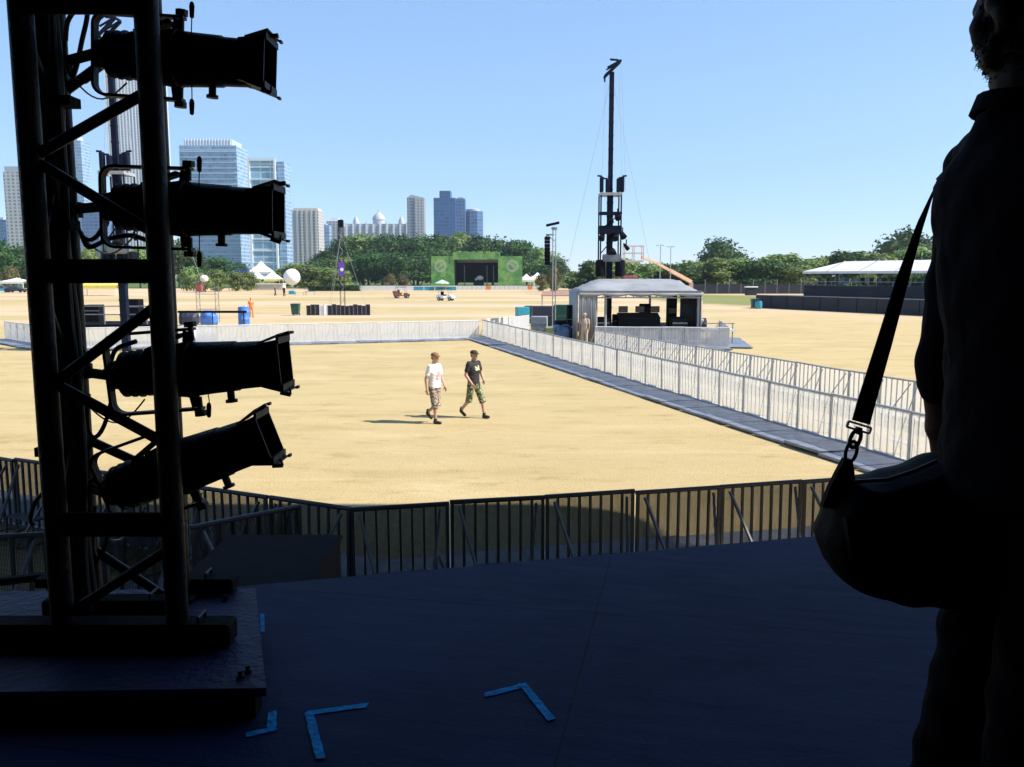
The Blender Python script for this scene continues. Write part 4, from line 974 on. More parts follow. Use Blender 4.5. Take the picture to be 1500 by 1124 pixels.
# beige residential tower
t, W_, D_, H = tower('beige apartment tower with vertical piers right of the blue glass towers', 424, 466, 308, 1050, 'f_beige', 30)
for k in range(6): mb = MB(); mb.box((-W_ / 2 + (k + .5) * W_ / 6, -D_ / 2 - .5, H / 2), (2.2, 1, H)); mb.build('pier', 'plain_grey' if k < 2 else 'concrete', t)  # left piers greyer: the tower's unlit side is put into the colour
mb = MB(); mb.box((1, 0, H + 1.4), (W_ * .85, D_ * .7, 2.8)); mb.build('penthouse', 'concrete', t)
t, W_, D_, H = tower('low pale blue block just right of the beige apartment tower', 462, 482, 330, 1150, 'f_blue')
mb = MB(); mb.box((0, 0, H + 1), (W_ * .5, D_ * .5, 2)); mb.build('penthouse', 'plain_blue', t)
for l, rr_, tp, lab in ((478, 500, 324, 'low cream block with a stepped top behind the dark wood'), (494, 512, 332, 'lowest cream block in the row behind the purple banner tower')):
    t, W_, D_, H = tower(lab, l, rr_, tp, 1200, 'f_tan'); mb = MB(); mb.box((0, 0, H + 2), (W_ * .5, D_ * .5, 4)); mb.build('penthouse', 'plain_white', t)
# pale cluster with a domed roof
t, W_, D_, H = tower('wide white apartment building with a domed roof pavilion above the dark wood', 507, 596, 328, 1150, 'f_grey2', 40)
for k in range(10): mb = MB(); mb.box((-W_ / 2 + k * W_ / 9, -D_ / 2 - .6, H / 2), (2, 1.2, H + (4 if k % 3 == 0 else 0))); mb.build('pier', 'plain_white', t)
mb = MB(); mb.lathe([(0, 8), (6, 8), (6.4, 8.8), (9, 8.4), (12, 6.5), (15, 3.5), (17, .8), (21, .3)], (0, 0, H), (0, 0, 1), 14); mb.build('dome', 'plain_grey', t)
for x in (-.38, .38): mb = MB(); mb.lathe([(0, 4), (5, 4), (8, 2.5), (11, .4)], (x * W_, 0, H), (0, 0, 1), 10); mb.build('turret', 'plain_grey', t)
t, W_, D_, H = tower('slim pinkish grey tower with a pointed corner, left of the dark blue pair', 596, 621, 290, 1100, 'f_grey', 20)
mb = MB(); mb.slab([(-W_ / 2, -D_ / 2, H), (W_ / 2, -D_ / 2, H), (-W_ / 4, -D_ / 2, H + 4)], (0, D_, 0)); mb.build('roof_wedge', 'plain_grey', t)
mb = MB(); mb.box((W_ * .2, -D_ / 2 - .4, H / 2), (W_ * .5, .8, H)); mb.build('bay', 'f_beige', t, False, False)
t, W_, D_, H = tower('dark blue glass tower with a raised centre, tallest right of the wood', 635, 667, 290, 1000, 'f_dark', 30)
mb = MB(); mb.box((.5, -1.2, H / 2 + 4), (W_ * .5, D_ * .9, H + 8)); mb.build('centre_bay', 'f_dark', t, False, False)
t, W_, D_, H = tower('slate blue glass tower attached right of the raised dark blue tower', 667, 681, 291, 1015, 'f_dark2', 26)
mb = MB(); mb.box((0, 0, H + 1), (W_ * .6, D_ * .5, 2)); mb.build('penthouse', 'plain_grey', t)
t, W_, D_, H = tower('rounded grey blue tower, lowest and rightmost of the dark glass group', 680, 707, 309, 1030, 'f_dark2', 24, cham=.3)
mb = MB(); mb.lathe([(0, 8), (2.5, 8), (3.5, 5)], (-1, 0, H), (0, 0, 1), 14); mb.build('crown', 'plain_grey', t)
# ------------------------------------------------------------------ green stage far across the field
t = thing('festival_stage', 'green printed festival stage with a dark open front, far across the field', 'stage', XY(699, 232))
k_ = 232 / F
def X(px): return (px - 699) * k_
mb = MB(); mb.box(((X(634) + X(667)) / 2, 0, 4.8), (X(667) - X(634), 5, 8.0)); mb.build('wing', 'art', t)
mb = MB(); mb.box(((X(730) + X(765)) / 2, 0, 4.8), (X(765) - X(730), 5, 8.0)); mb.build('wing', 'art', t)
mb = MB(); mb.box((0, .1, 8.9), (X(731) - X(664), 5.6, 2.0)); mb.build('header', 'art', t)
mb = MB()
for k in range(6): mb.box((X(667) + (k + .5) * (X(731) - X(667)) / 6, 0, 10.0), (.9, 5, .3))
mb.build('header_crest', 'art', t)
mb = MB(); mb.box((0, 9, 5.4), (X(731) - X(667), .3, 7.4)); mb.build('back_cloth', 'black_matte', t)
for s in (-1, 1): mb = MB(); mb.box((s * (X(731) - .1), 5.5, 5.0), (.3, 6.8, 7.6)); mb.build('side_cloth', 'black_matte', t)
mb = MB(); mb.box((0, 5.5, 8.9), (X(731) - X(667), 7, .3)); mb.build('ceiling', 'black_matte', t)
mb = MB(); mb.box((0, 3, .62), (X(765) - X(634), 11, .35)); mb.build('deck', 'black_matte', t)
mb = MB(); mb.box((0, -2.6, .3), (X(765) - X(634), .1, .58)); mb.build('skirt', 'black_matte', t)
for k in range(4):
    mb = MB(); mb.bar((X(667), 1 + k * 2, 8.3 - .3 * k), (X(731), 1 + k * 2, 8.3 - .3 * k), .3); mb.build('lighting_bar', 'pole_grey', t)
for x in (-3.6, 2.6, 4.4): mb = MB(); mb.tube((x, 5, .8), (x, 5, 6.5), .12); mb.build('stage_pole', 'pole_grey', t)
tt = thing('drum_riser', 'pale equipment heap in the middle of the dark far stage opening', 'equipment', XY(702, 236, .8))
mb = MB(); mb.bbox((0, 0, .7), (2.6, 2, 1.3), .1); mb.build('riser', 'scrim', tt)
mb = MB(); mb.ell((.3, -.2, 2.2), (1.0, .5, .7), 10); mb.ell((-.8, -.2, 1.8), (.4, .4, .4), 8); mb.build('drums', 'white', tt)
t = thing('barrier_fence', 'long low grey crowd fence along the foot of the green stage', 'fence', XY(668, 222))
for k in range(40):
    mb = MB(); x = (k - 20) * 1.2
    mb.box((x, 0, .55), (1.15, .06, 1.0)); mb.build('panel', 'alu' if k % 9 else 'orange', t)
t = thing('vip_fence', 'low white and teal fence left of the green stage', 'fence', XY(598, 205))
for k in range(9):
    mb = MB(); mb.box(((k - 4) * 2.6, 0, .6), (2.4, .1, .9)); mb.build('panel', 'alu' if k < 5 else 'teal', t)
    mb = MB(); mb.box(((k - 4) * 2.6, 0, 1.14), (2.5, .16, .14)); mb.build('cap_rail', 'white', t)
# ring sculpture
t = thing('ring_sculpture', 'dark open ring on legs standing by the shrubs left of the green stage', 'ring', XY(611, 215))
mb = MB(); mb.path([(1.6 * math.cos(a), 0, 2.6 + 1.6 * math.sin(a)) for a in [i / 24 * 2 * PI for i in range(25)]], .13, 6); mb.build('ring', 'mast_blue', t)
for s in (-1, 1): mb = MB(); mb.tube((s * .9, 0, 1.3), (s * 1.7, 0, 0), .1); mb.build('leg', 'mast_blue', t)
def umbrella(px, Y, h, rad, m, label):
    t = thing('parasol', label, 'parasol', XY(px, Y))
    mb = MB(); mb.lathe([(h - .9, rad), (h - .85, rad), (h - .4, rad * .5), (h, .05)], (0, 0, 0), (0, 0, 1), 8); mb.build('canopy', m, t, False, False)
    mb = MB(); mb.tube((0, 0, 0), (0, 0, h - .1), .05); mb.build('pole', 'pole_grey', t)
M['mint'] = mat('mint', (.45, .65, .5), .6); M['pink'] = mat('pink', (.72, .58, .55), .6); M['cart_red'] = mat('cart_red', (.16, .035, .03), .5)
umbrella(648, 205, 2.7, 1.8, 'mint', 'pale green parasol at the left foot of the green stage')
def marquee(label, px, Y, wd, h, dp, m, ms=None, peak=1.4):
    t = thing('tent', label, 'tent', XY(px, Y))
    mb = MB(); v = [(-wd / 2, -dp / 2, h), (wd / 2, -dp / 2, h), (wd / 2, dp / 2, h), (-wd / 2, dp / 2, h)]
    v2 = [(x * .35, y * .35, h + peak * .55) for x, y, _ in v]
    mb.add(v + v2 + [(0, 0, h + peak)], [(0, 1, 5, 4), (1, 2, 6, 5), (2, 3, 7, 6), (3, 0, 4, 7), (4, 5, 8), (5, 6, 8), (6, 7, 8), (7, 4, 8), (3, 2, 1, 0)]); mb.build('roof', m, t, False, False)
    for y in (-1, 1): mb = MB(); mb.box((0, y * (dp / 2 + .02), h - .3), (wd, .03, .6)); mb.build('valance', ms or m, t)
    for x in (-1, 1):
        for y in (-1, 1): mb = MB(); mb.tube((x * (wd / 2 - .1), y * (dp / 2 - .1), 0), (x * (wd / 2 - .1), y * (dp / 2 - .1), h), .06); mb.build('leg', 'white', t)
    return t
marquee('white peaked tent with yellow valance left of the white balloon', 380, 240, 4.6, 2.7, 4, 'canvas', 'yellow', 2.2)
marquee('second white peaked tent with yellow valance, touching the white balloon', 402, 240, 5, 2.7, 4, 'canvas', 'yellow', 2.4)
marquee('larger pinkish tent rising behind the two yellow edged tents', 386, 262, 6.4, 4.8, 6, 'pink', 'canvas', 3.4)
marquee('small white tent right of the green stage, nearest to it', 771, 236, 4.4, 2.6, 4, 'pink', 'canvas', 1.6)
marquee('small pale yellow tent right of the green stage, second from it', 787, 240, 4.2, 3.0, 4, 'canvas', 'yellow', 1.6)
marquee('long yellow tent seen through the lighting tower', 152, 160, 7.4, 1.9, 4, 'yellow', 'yellow', 1.1)
marquee('low white tent at the far left edge of the field', 30, 225, 6, 2.2, 5, 'canvas', 'canvas', .9)
# beige pavilion under the balloon, dark blue kiosk roof
t = thing('pavilion', 'low beige pavilion wall below the yellow edged tents', 'pavilion', XY(398, 218))
mb = MB(); mb.box((0, 0, .75), (7.2, 3, 1.5)); mb.build('wall', 'concrete', t)
mb = MB(); mb.box((0, -.05, 1.58), (7.5, 3.3, .16)); mb.build('cap_stone', 'canvas', t)
t = thing('kiosk', 'small kiosk with a blue roof at the foot of the blue glass towers', 'kiosk', XY(361, 270))
mb = MB(); mb.box((0, 0, 2.2), (5, 4, 4.4)); mb.build('wall', 'concrete', t)
mb = MB(); mb.slab([(-3, -2.4, 4.45), (3, -2.4, 4.45), (2, -2.4, 6.0), (-2, -2.4, 6.0)], (0, 4.8, 0)); mb.build('roof', 'f_dark2', t)
# white balloon on its tether
t = thing('balloon', 'large white round balloon floating over the field', 'balloon', XY(430, 170))
c = Q(430, 406, 170); mb = MB(); mb.ell((0, 0, c.z), 1.62, 28)
mb.lathe([(0, .25), (.3, .15)], (0, 0, c.z - 1.85), (0, 0, 1), 10); mb.build('envelope', 'white', t)
mb = MB(); mb.tube((0, 0, 0), (0, 0, c.z - 1.6), .05, n=6); mb.build('tether', 'pole_grey', t)
mb = MB(); mb.bbox((0, 0, .35), (1.2, 1.2, .7), .06); mb.build('anchor', 'teal', t)
def table(label, px, Y, m):
    t = thing('table', label, 'table', XY(px, Y)); mb = MB(); mb.box((0, 0, .75), (1.8, .8, .06)); mb.build('tabletop', m, t)
    for x in (-.8, .8):
        for y in (-.3, .3): mb = MB(); mb.tube((x, y, 0), (x, y, .72), .03, n=6); mb.build('leg', 'pole_grey', t)
table('small white table on the field below the balloon', 440, 160, 'white'); table('small blue table right of the white one below the balloon', 456, 160, 'blue')
def figure(label, px, Y, shirt, legs, rz=0):
    P = dict(base, ell=(.02, .24, 1.13), wrl=(.1, .24, .9), elr=(-.02, -.24, 1.13), wrr=(.1, -.24, .9), knl=(.1, .1, .5), anl=(.12, .1, .09), knr=(-.05, -.1, .5), anr=(-.15, -.1, .09))
    person(label, XY(px, Y), rz, P, dict(shirt=shirt, legs=legs, long=True), .03)
figure('tiny distant person in dark clothes left of the balloon tether', 405, 158, 'navy', 'trouser_black', .5)
figure('tiny distant person in black nearest to the balloon tether', 418, 152, 'shirt_black', 'trouser_black', 2)
figure('distant person in bright orange standing behind the far barriers', 369, 76, 'orange', 'orange', -1)

# ------------------------------------------------------------------ delay tower with a purple banner and its screen of dark fencing
t = thing('delay_tower', 'slim lattice tower with a purple banner behind dark fencing', 'tower', XY(503, 82)); H = Q(503, 322, 82).z
for x in (-.2, .2):
    for y in (-.2, .2): mb = MB(); mb.tube((x, y, 0), (x, y, H - .4), .022, n=6); mb.build('chord', 'mast_blue', t)
for k in range(14):
    z = .3 + k * (H - 1) / 14; s = 1 if k % 2 else -1
    mb = MB(); mb.tube((-.2 * s, -.2, z), (.2 * s, -.2, z + (H - 1) / 14), .02, n=5); mb.build('brace', 'pole_grey', t)
mb = MB(); mb.bbox((0, 0, H - .35), (.5, .45, .7), .08); mb.build('lamp_head', 'black_matte', t)
mb = MB(); z0 = Q(503, 402, 82).z; mb.box((0, -.26, z0 + .5), (.55, .05, 1.3)); bn = mb.build('banner', 'purple', t)
mb = MB(); mb.lathe([(0, .17), (.01, .17)], (.05, -.29, z0 + .45), (0, -1, 0), 14); mb.build('emblem', 'white', bn)
for a in (.3, 2.4, 4.4): mb = MB(); mb.tube((0, 0, H - 1.2), (2.4 * math.cos(a), 2.4 * math.sin(a), .05), .012, n=5); mb.build('guy_wire', 'pole_grey', t)
x0 = -19.4; n = 0
for k in range(15):
    px = 453 + k * 6.2; lab = 'dark mesh screen panel round the foot of the slim banner tower'
    if k in (3, 4): lab = 'whitish screen panel among the dark ones round the slim banner tower'
    o = thing('screen_panel', lab, 'screen panel', XY(px, 79), R.gauss(0, .1), 'screen panels round the banner tower'); h = R.uniform(.85, 1.02)
    mb = MB(); mb.box((0, 0, h / 2 + .02), (.385, .05, h)); mb.build('sheet', 'white' if k in (3, 4) else 'scrim', o)
    mb = MB(); mb.tube((-.19, -.03, 0), (-.19, -.03, h + .06), .022, n=6); mb.build('post', 'alu_dark', o)
def bin_(label, px, Y, m):
    t = thing('wheelie_bin', label, 'bin', XY(px, Y)); mb = MB()
    mb.add([(-.3, -.3, .08), (.3, -.3, .08), (.3, .3, .08), (-.3, .3, .08), (-.37, -.37, 1.0), (.37, -.37, 1.0), (.37, .37, 1.0), (-.37, .37, 1.0)], [(3, 2, 1, 0), (4, 5, 6, 7)] + [(i, (i + 1) % 4, 4 + (i + 1) % 4, 4 + i) for i in range(4)]); mb.build('body', m, t)
    mb = MB(); mb.bbox((0, 0, 1.05), (.8, .8, .1), .03); mb.build('lid', m, t)
    for x in (-.28, .28): mb = MB(); mb.tube((x - .03, .3, .1), (x + .03, .3, .1), .1, n=10); mb.build('wheel', 'tire', t)
bin_('dark green wheelie bin left of the dark screen panels', 434, 79, 'green_bin')

# ------------------------------------------------------------------ low lattice pair with clutter, behind the left part of the far barriers
t = thing('scaffold_tower', 'spindly twin lattice scaffold with a pale lamp on top, left of the orange figure', 'scaffold', XY(306, 68))
H = Q(306, 402, 68).z
for x in (-.75, .75):
    for d in (-.14, .14): mb = MB(); mb.tube((x + d, 0, 0), (x + d, 0, H - .7 + (.4 if x < 0 else 0)), .025, n=6); mb.build('upright', 'alu_dark', t)
    for k in range(8): mb = MB(); s = 1 if k % 2 else -1; mb.tube((x - .14 * s, 0, .2 + k * .3), (x + .14 * s, 0, .5 + k * .3), .016, n=5); mb.build('brace', 'steel', t)
for z in (1.0, 2.2): mb = MB(); mb.tube((-.75, 0, z), (.75, 0, z), .025, n=6); mb.build('ledger', 'alu_dark', t)
mb = MB(); mb.lathe([(0, .1), (.1, .3), (.3, .34), (.5, .2), (.55, .05)], (-.2, 0, H - .6), (0, 0, 1), 12); mb.build('lamp', 'pink', t)
mb = MB(); mb.bbox((-.6, -.05, H - 1.0), (.5, .4, .7), .05); mb.build('bracket_box', 'red', t)
def tarp(label, px, Y, w_, d, h, m):
    t = thing('tarped_heap', label, 'covered heap', XY(px, Y)); mb = MB(); rr = random.Random(int(px))
    mb.bbox((0, 0, h * .45), (w_, d, h * .9), h * .2)
    for k in range(5): mb.ell((rr.uniform(-.4, .4) * w_, rr.uniform(-.3, .3) * d, h * .8), (w_ * .25, d * .3, h * .28), 10)
    link('cover', remesh(mb, .05, 4), m, t)
    mb = MB(); mb.ribbon([(-w_ * .52, -d * .1, .05), (-w_ * .4, -d * .1, h * 1.02), (w_ * .4, -d * .1, h * 1.02), (w_ * .52, -d * .1, .05)], (0, 1, 0), .06, .02); mb.build('strap', 'rubber', t)
tarp('bright blue covered heap under the twin scaffold', 307, 62, 1.15, 1.0, 1.1, 'blue')
tarp('dark covered heap left of the bright blue heap', 278, 63, 1.3, 1.1, .95, 'navy')
t = thing('blue_drum', 'upright blue drum at the right end of the dark pipe', 'drum', XY(358, 62))
mb = MB(); mb.lathe([(0, .36), (.03, .4), (.5, .4), (.53, .42), (.56, .4), (1.0, .4), (1.03, .42), (1.06, .4), (1.4, .4), (1.43, .3)], (0, 0, 0), (0, 0, 1), 18); mb.build('barrel', 'blue', t)
mb = MB(); mb.lathe([(0, .07), (.06, .07)], (.15, 0, 1.43), (0, 0, 1), 8); mb.build('bung', 'white', t)
t = thing('pipe_gate', 'long dark pipe gate laid level above the far barriers', 'gate', XY(312, 60))
za = Q(300, 457, 60).z
mb = MB(); mb.bar((-2.4, 0, za), (2.4, 0, za), .16); mb.build('bar', 'black_matte', t)
for x in (-2.2, 0, 2.2): mb = MB(); mb.tube((x, 0, 0), (x, 0, za), .04); mb.build('post', 'black_matte', t)
t = thing('white_sheet', 'plain white sheet covering part of the far barriers beside the tower', 'sheet', Q(289, 500, 46.0)); t.location.z = 0
mb = MB(); a_ = Q(263, 471, 46.2); b_ = Q(314, 471, 46.4); rr = MB(); N = 24; vs = []; x0 = a_.x - t.location.x; x1 = b_.x - t.location.x
dirv = (G(690, 496) - G(92, 513)).normalized(); fb = G(92, 513)
def onrow(px): 
    for i in range(200):
        p = fb + dirv * i * .25
        if 750 + F * p.x / (p.y * CP + (CAMZ - .5) * SP) > px: return p
    return p
pa, pb = onrow(262), onrow(313); nn = Vector((dirv.y, -dirv.x, 0)); t.location = pa.lerp(pb, .5)
for j in range(2):
    for i in range(N + 1):
        p = pa.lerp(pb, i / N) + nn * (.05 + .012 * math.sin(i * .9)) - t.location; vs.append((p.x, p.y, .12 if j == 0 else 1.09))
mb.add(vs, [(i, i + 1, N + 2 + i, N + 1 + i) for i in range(N)]); cl_ = mb.build('cloth', 'white', t); sd_ = cl_.modifiers.new('s', 'SOLIDIFY'); sd_.thickness = .01
mb = MB(); e0, e1 = pa + nn * .05 - t.location, pb + nn * .05 - t.location; mb.bar((e0.x, e0.y, 1.13), (e1.x, e1.y, 1.13), .04); mb.build('batten', 'alu_dark', t)

# ------------------------------------------------------------------ masts
def mast(label, px, Y, top, rig):
    t = thing('lattice_mast', label, 'mast', XY(px, Y)); s = 1.0
    zt = Q(px, top, Y).z; zr = Q(px, rig, Y).z; k = (zt - CAMZ) / 12.36
    mb = MB(); mb.bar((0, 0, 0), (0, 0, zr), .34 * k, .34 * k); mb.bar((0, 0, zr), (0, 0, zt - .5 * k), .26 * k, .26 * k); mb.build('column', 'mast_blue', t)
    for i in range(18):
        z = 1 + i * (zt - 2) / 18; mb = MB(); mb.box((0, 0, z), ((.38 if z < zr else .29) * k, (.38 if z < zr else .29) * k, .07)); mb.build('collar', 'mast_blue', t)
    hd_ = thing('x', None, None); bpy.data.objects.remove(hd_)
    mb = MB(); a = Vector((-.42, 0, -.75)) * k; b = Vector((.48, 0, .1)) * k; o = Vector((0, 0, zt))
    for y in (-.3, .3):
        mb.bar(o + a + Vector((0, y * k, 0)), o + b + Vector((0, y * k, 0)), .13 * k); mb.bar(o + a + Vector((.12 * k, y * k, .45 * k)), o + b + Vector((-.05 * k, y * k, .0)), .08 * k)
    for q in (0, .33, .66, 1): mb.bar(o + a.lerp(b, q) + Vector((0, -.3 * k, 0)), o + a.lerp(b, q) + Vector((0, .3 * k, 0)), .1 * k)
    mb.bar(o + a, o + a + Vector((0, 0, -.3 * k)), .08 * k); mb.bar(o + b + Vector((-.1, 0, .08)), o + b + Vector((-.6 * k, 0, .12)), .1 * k); mb.build('mast_head', 'mast_blue', t)
    for x, y in ((.75, .3), (.9, -.2), (-.5, .4)):
        mb = MB(); mb.tube((x * k * .6, y * k, zt - .3), (x * k, y * k, zr), .008, n=4); mb.build('hoist_wire', 'pole_grey', t)
    for x in (-2.6, 3.2): mb = MB(); mb.tube((0, .1, zt - .6), (x * k, 2.5, 3.0), .008, n=4); mb.build('guy_wire', 'pole_grey', t)
    # working carriage: two-storey frame with lamps, drums and cabinets
    w2 = .6 * k; z0 = zr - 4.3 * k
    for x in (-w2, w2):
        for y in (-w2, w2): mb = MB(); mb.tube((x, y, z0), (x, y, zr), .045 * k, n=6); mb.build('carriage_post', 'mast_blue', t)
    for z, hh in ((zr - .1 * k, .16), (zr - 1.2 * k, .12), (zr - 2.2 * k, .4), (zr - 2.0 * k, .1)):
        mb = MB()
        for s_ in (-1, 1): mb.box((0, s_ * w2, z), (2 * w2 + .1, .1 * k, hh * k)); mb.box((s_ * w2, 0, z), (.1 * k, 2 * w2 - .1, hh * k))
        mb.build('carriage_ring', 'pole_grey' if hh == .16 else 'mast_blue', t)
    mb = MB(); mb.bar((-w2, -w2, zr - 2.2 * k), (w2, -w2, zr - 1.2 * k), .06); mb.bar((w2, -w2, zr - 2.2 * k), (-w2, -w2, zr - 3.6 * k), .06); mb.build('carriage_brace', 'mast_blue', t)
    for x, hh in ((-.55, .95), (-.2, .8), (.45, .85), (.68, .95)):
        mb = MB(); mb.bbox((x * k, -.3 * k, zr + hh * k / 2), (.22 * k, .3 * k, hh * k * .95), .04); mb.bar((x * k, -.3 * k, zr + hh * k), (x * k + .25 * k * (1 if x > 0 else -1), -.35 * k, zr + hh * k * 1.02), .09 * k); mb.build('fixture', 'mast_blue', t)
    for x, z, r_ in ((0.4, -1.4, .2), (.0, -1.6, .18), (.72, -2.5, .2), (.25, -2.6, .22), (-.5, -2.6, .2), (.95, -3.2, .13), (.1, -3.5, .28)):
        mb = MB(); mb.lathe([(-.3 * k, r_ * .35 * k), (-.1 * k, r_ * .8 * k), (.2 * k, r_ * k), (.22 * k, r_ * .8 * k)], (x * k, -w2 * .8, zr + z * k), (.5 * x, -.6, -.7), 10); mb.bar((x * k, -w2 * .8, zr + z * k), (x * k, -w2 * .8, zr + (z + .45) * k), .06 * k); mb.build('lamp', 'black_matte', t)
    for x in (-.55, .62): mb = MB(); mb.lathe([(-.5 * k, .25 * k), (-.45 * k, .3 * k), (.45 * k, .3 * k), (.5 * k, .2 * k)], (x * k, -.3 * k, z0 - .15 * k), (0, 0, 1), 12); mb.build('drum', 'black_matte', t)
    mb = MB(); mb.bbox((0.1, -.4 * k, z0 + .45 * k), (1.1 * k, .5 * k, .45 * k), .06); mb.build('motor_box', 'alu_dark', t)
    return t
mast('tall dark blue mast with a hung lighting carriage, rising behind the mixing tent', 891, 51, 93, 283)
mast('second tall mast with hung carriage, mostly hidden behind the lighting tower at left', 184, 41.5, 32, 252)
# deck and rails at the foot of the left mast
t = thing('mast_deck', 'low dark deck with railings at the foot of the left mast behind the lighting tower', 'deck', XY(175, 46))
mb = MB(); mb.box((0, 0, 1.05), (4.6, 3.4, .18)); mb.build('platform', 'black_matte', t)
for x in (-2.2, -1.1, 0, 1.1, 2.2):
    mb = MB(); mb.tube((x, -1.6, 0), (x, -1.6, 2.1), .04, n=6); mb.build('post', 'alu_dark', t)
for z in (1.65, 2.08): mb = MB(); mb.tube((-2.2, -1.6, z), (2.2, -1.6, z), .03, n=6); mb.build('rail', 'alu_dark', t)
for px, h_, lab in ((140, .9, 'small black case on the deck of the left mast, nearest the left chords'), (198, 1.2, 'taller black case on the deck of the left mast beside the right chord')):
    c_ = thing('road_case', lab, 'case', XY(px, 46.4, 1.14), 0, 'cases on the left mast deck'); mb = MB(); mb.bbox((0, 0, h_ / 2 + .05), (.8, .7, h_), .03); mb.build('case_body', 'black_matte', c_)
    mb = MB(); mb.box((0, -.36, h_ * .7), (.84, .02, .04)); mb.build('edge_strip', 'alu_dark', c_)

# ------------------------------------------------------------------ mixing tent
tt = thing('mixing_tent', 'grey roofed open mixing tent full of black equipment below the tall mast', 'tent', XY(938, 47))
L_, R_ = Q(848, 425, 45).x - tt.location.x, Q(1026, 425, 45).x - tt.location.x; ze = Q(900, 428, 44.5).z; zp = Q(930, 409, 46.5).z
mb = MB(); NN = 18; vs = []                       # hipped sheet roof: straight eaves, sagging between its ridges
for j in range(9):
    v = j / 8; y = -2.3 + 7.0 * v
    for i in range(NN + 1):
        u = i / NN; hip = min(1, u * 5.0, (1 - u) * 8.0, v * 2.4, (1 - v) * 2.4)
        vs.append((L_ - .1 + (R_ - L_ + .2) * u, y, ze + (zp - ze) * hip - .05 * abs(math.sin(u * PI * 4)) * (1 - hip)))
mb.add(vs, [(j * (NN + 1) + i, j * (NN + 1) + i + 1, (j + 1) * (NN + 1) + i + 1, (j + 1) * (NN + 1) + i) for j in range(8) for i in range(NN)])
rf = mb.build('roof', 'tent_grey', tt); sd_ = rf.modifiers.new('s', 'SOLIDIFY'); sd_.thickness = .04
mb = MB(); vs = []
for j in range(2):
    for i in range(41): u = i / 40; vs.append((L_ - .1 + (R_ - L_ + .2) * u, -2.34, ze - .05 if j else ze - .16 - .1 * abs(math.sin(u * PI * 5))))
mb.add(vs, [(i, i + 1, 42 + i, 41 + i) for i in range(40)]); vl = mb.build('valance', 'tent_grey', tt); sd_ = vl.modifiers.new('s', 'SOLIDIFY'); sd_.thickness = .01
mb = MB(); mb.bar((L_, -2.25, ze), (R_, -2.25, ze), .12); mb.bar((L_, -2.25, ze - .3), (R_, -2.25, ze - .3), .06)
for k in range(16): mb.bar((L_ + k * (R_ - L_) / 16, -2.25, ze - .3), (L_ + (k + .5) * (R_ - L_) / 16, -2.25, ze), .04)
mb.build('eave_truss', 'alu_dark', tt)
for x, y in ((L_ + .1, -2.1), (R_ - .1, -2.1), (L_ + .1, 4.4), (R_ - .1, 4.4), (L_ + 1.4, -2.1), (R_ - 1.6, 4.4), (L_ + .9, -2.15)):
    mb = MB(); mb.tube((x, y, 0), (x, y, ze), .07, n=8); mb.build('post', 'pole_grey', tt)
mb = MB(); mb.box(((L_ + R_) / 2, 1.2, .78), (R_ - L_, 6.4, .16)); mb.build('deck', 'black_matte', tt)
mb = MB(); mb.box(((L_ + R_) / 2, -2.05, .36), (R_ - L_, .04, .68)); mb.build('deck_skirt', 'scrim', tt)
def drape(mb, p, q, z0, z1, amp=.05):
    n = 30; vs = []
    p, q = Vector(p), Vector(q); d = (q - p).normalized(); nn = Vector((-d.y, d.x, 0))
    for z in (z0, z1):
        for i in range(n + 1): v = p.lerp(q, i / n) + nn * amp * math.sin(i * 1.9); vs.append((v.x, v.y, z))
    mb.add(vs, [(i, i + 1, n + 2 + i, n + 1 + i) for i in range(n)])
for a_, b_, m_ in (((L_ - .05, -2.2, 0), (L_ - .05, 4.4, 0), 'tent_grey'), ((L_, -2.28, 0), (L_ + .85, -2.28, 0), 'tent_grey'), ((R_ - .95, -1.6, 0), (R_ - .1, -1.6, 0), 'scrim'), ((R_ + .05, -2.2, 0), (R_ + .05, .6, 0), 'tent_grey')):
    mb = MB(); drape(mb, a_, b_, .15 if m_ != 'scrim' else .86, ze); d_ = mb.build('side_curtain', m_, tt); s_ = d_.modifiers.new('s', 'SOLIDIFY'); s_.thickness = .02
EQ = [('mixing_desk', 'wide mixing desk in the middle of the mixing tent', 'mixing desk', 935, 45.6, 2.2, .9, .5), ('equipment_rack', 'tall black rack at the back right of the mixing tent', 'rack', 983, 47.2, .5, .6, 1.75),
      ('equipment_rack', 'black rack with screen left of centre in the mixing tent', 'rack', 908, 46.6, .8, .7, .7), ('equipment_rack', 'low black rack by the left curtain of the mixing tent', 'rack', 880, 45.3, 1.0, .7, .62), ('equipment_rack', 'squat black rack beside the right curtain of the mixing tent', 'rack', 994, 45.4, .9, .7, .6), ('equipment_rack', 'square black monitor stand behind the mixing desk', 'monitor', 944, 47.4, .6, .4, 1.25)]
for nm, lab, cat, px, Y, w_, d_, h_ in EQ:
    o = thing(nm, lab, cat, XY(px, Y, .865), 0, 'equipment in the mixing tent'); mb = MB()
    mb.bbox((0, 0, h_ / 2), (w_, d_, h_ - .01), .04); mb.build('cabinet', 'black_matte', o)
    if nm == 'mixing_desk':
        mb = MB(); mb.slab([(-w_ / 2, -d_ / 2 - .02, h_), (w_ / 2, -d_ / 2 - .02, h_), (w_ / 2, d_ / 2, h_ + .25), (-w_ / 2, d_ / 2, h_ + .25)], (0, 0, .06)); mb.build('control_surface', 'black_paint', o)
        for x in (-.8, .1, .9): mb = MB(); mb.bbox((x, .2, h_ + .5), (.5, .06, .34), .02); mb.build('screen', 'windscreen', o)
    else:
        for k in range(3): mb = MB(); mb.box((0, -d_ / 2 - .012, h_ * (.25 + .25 * k)), (w_ * .85, .02, h_ * .16)); mb.build('rack_unit', 'alu_dark' if k == 1 else 'black_paint', o)
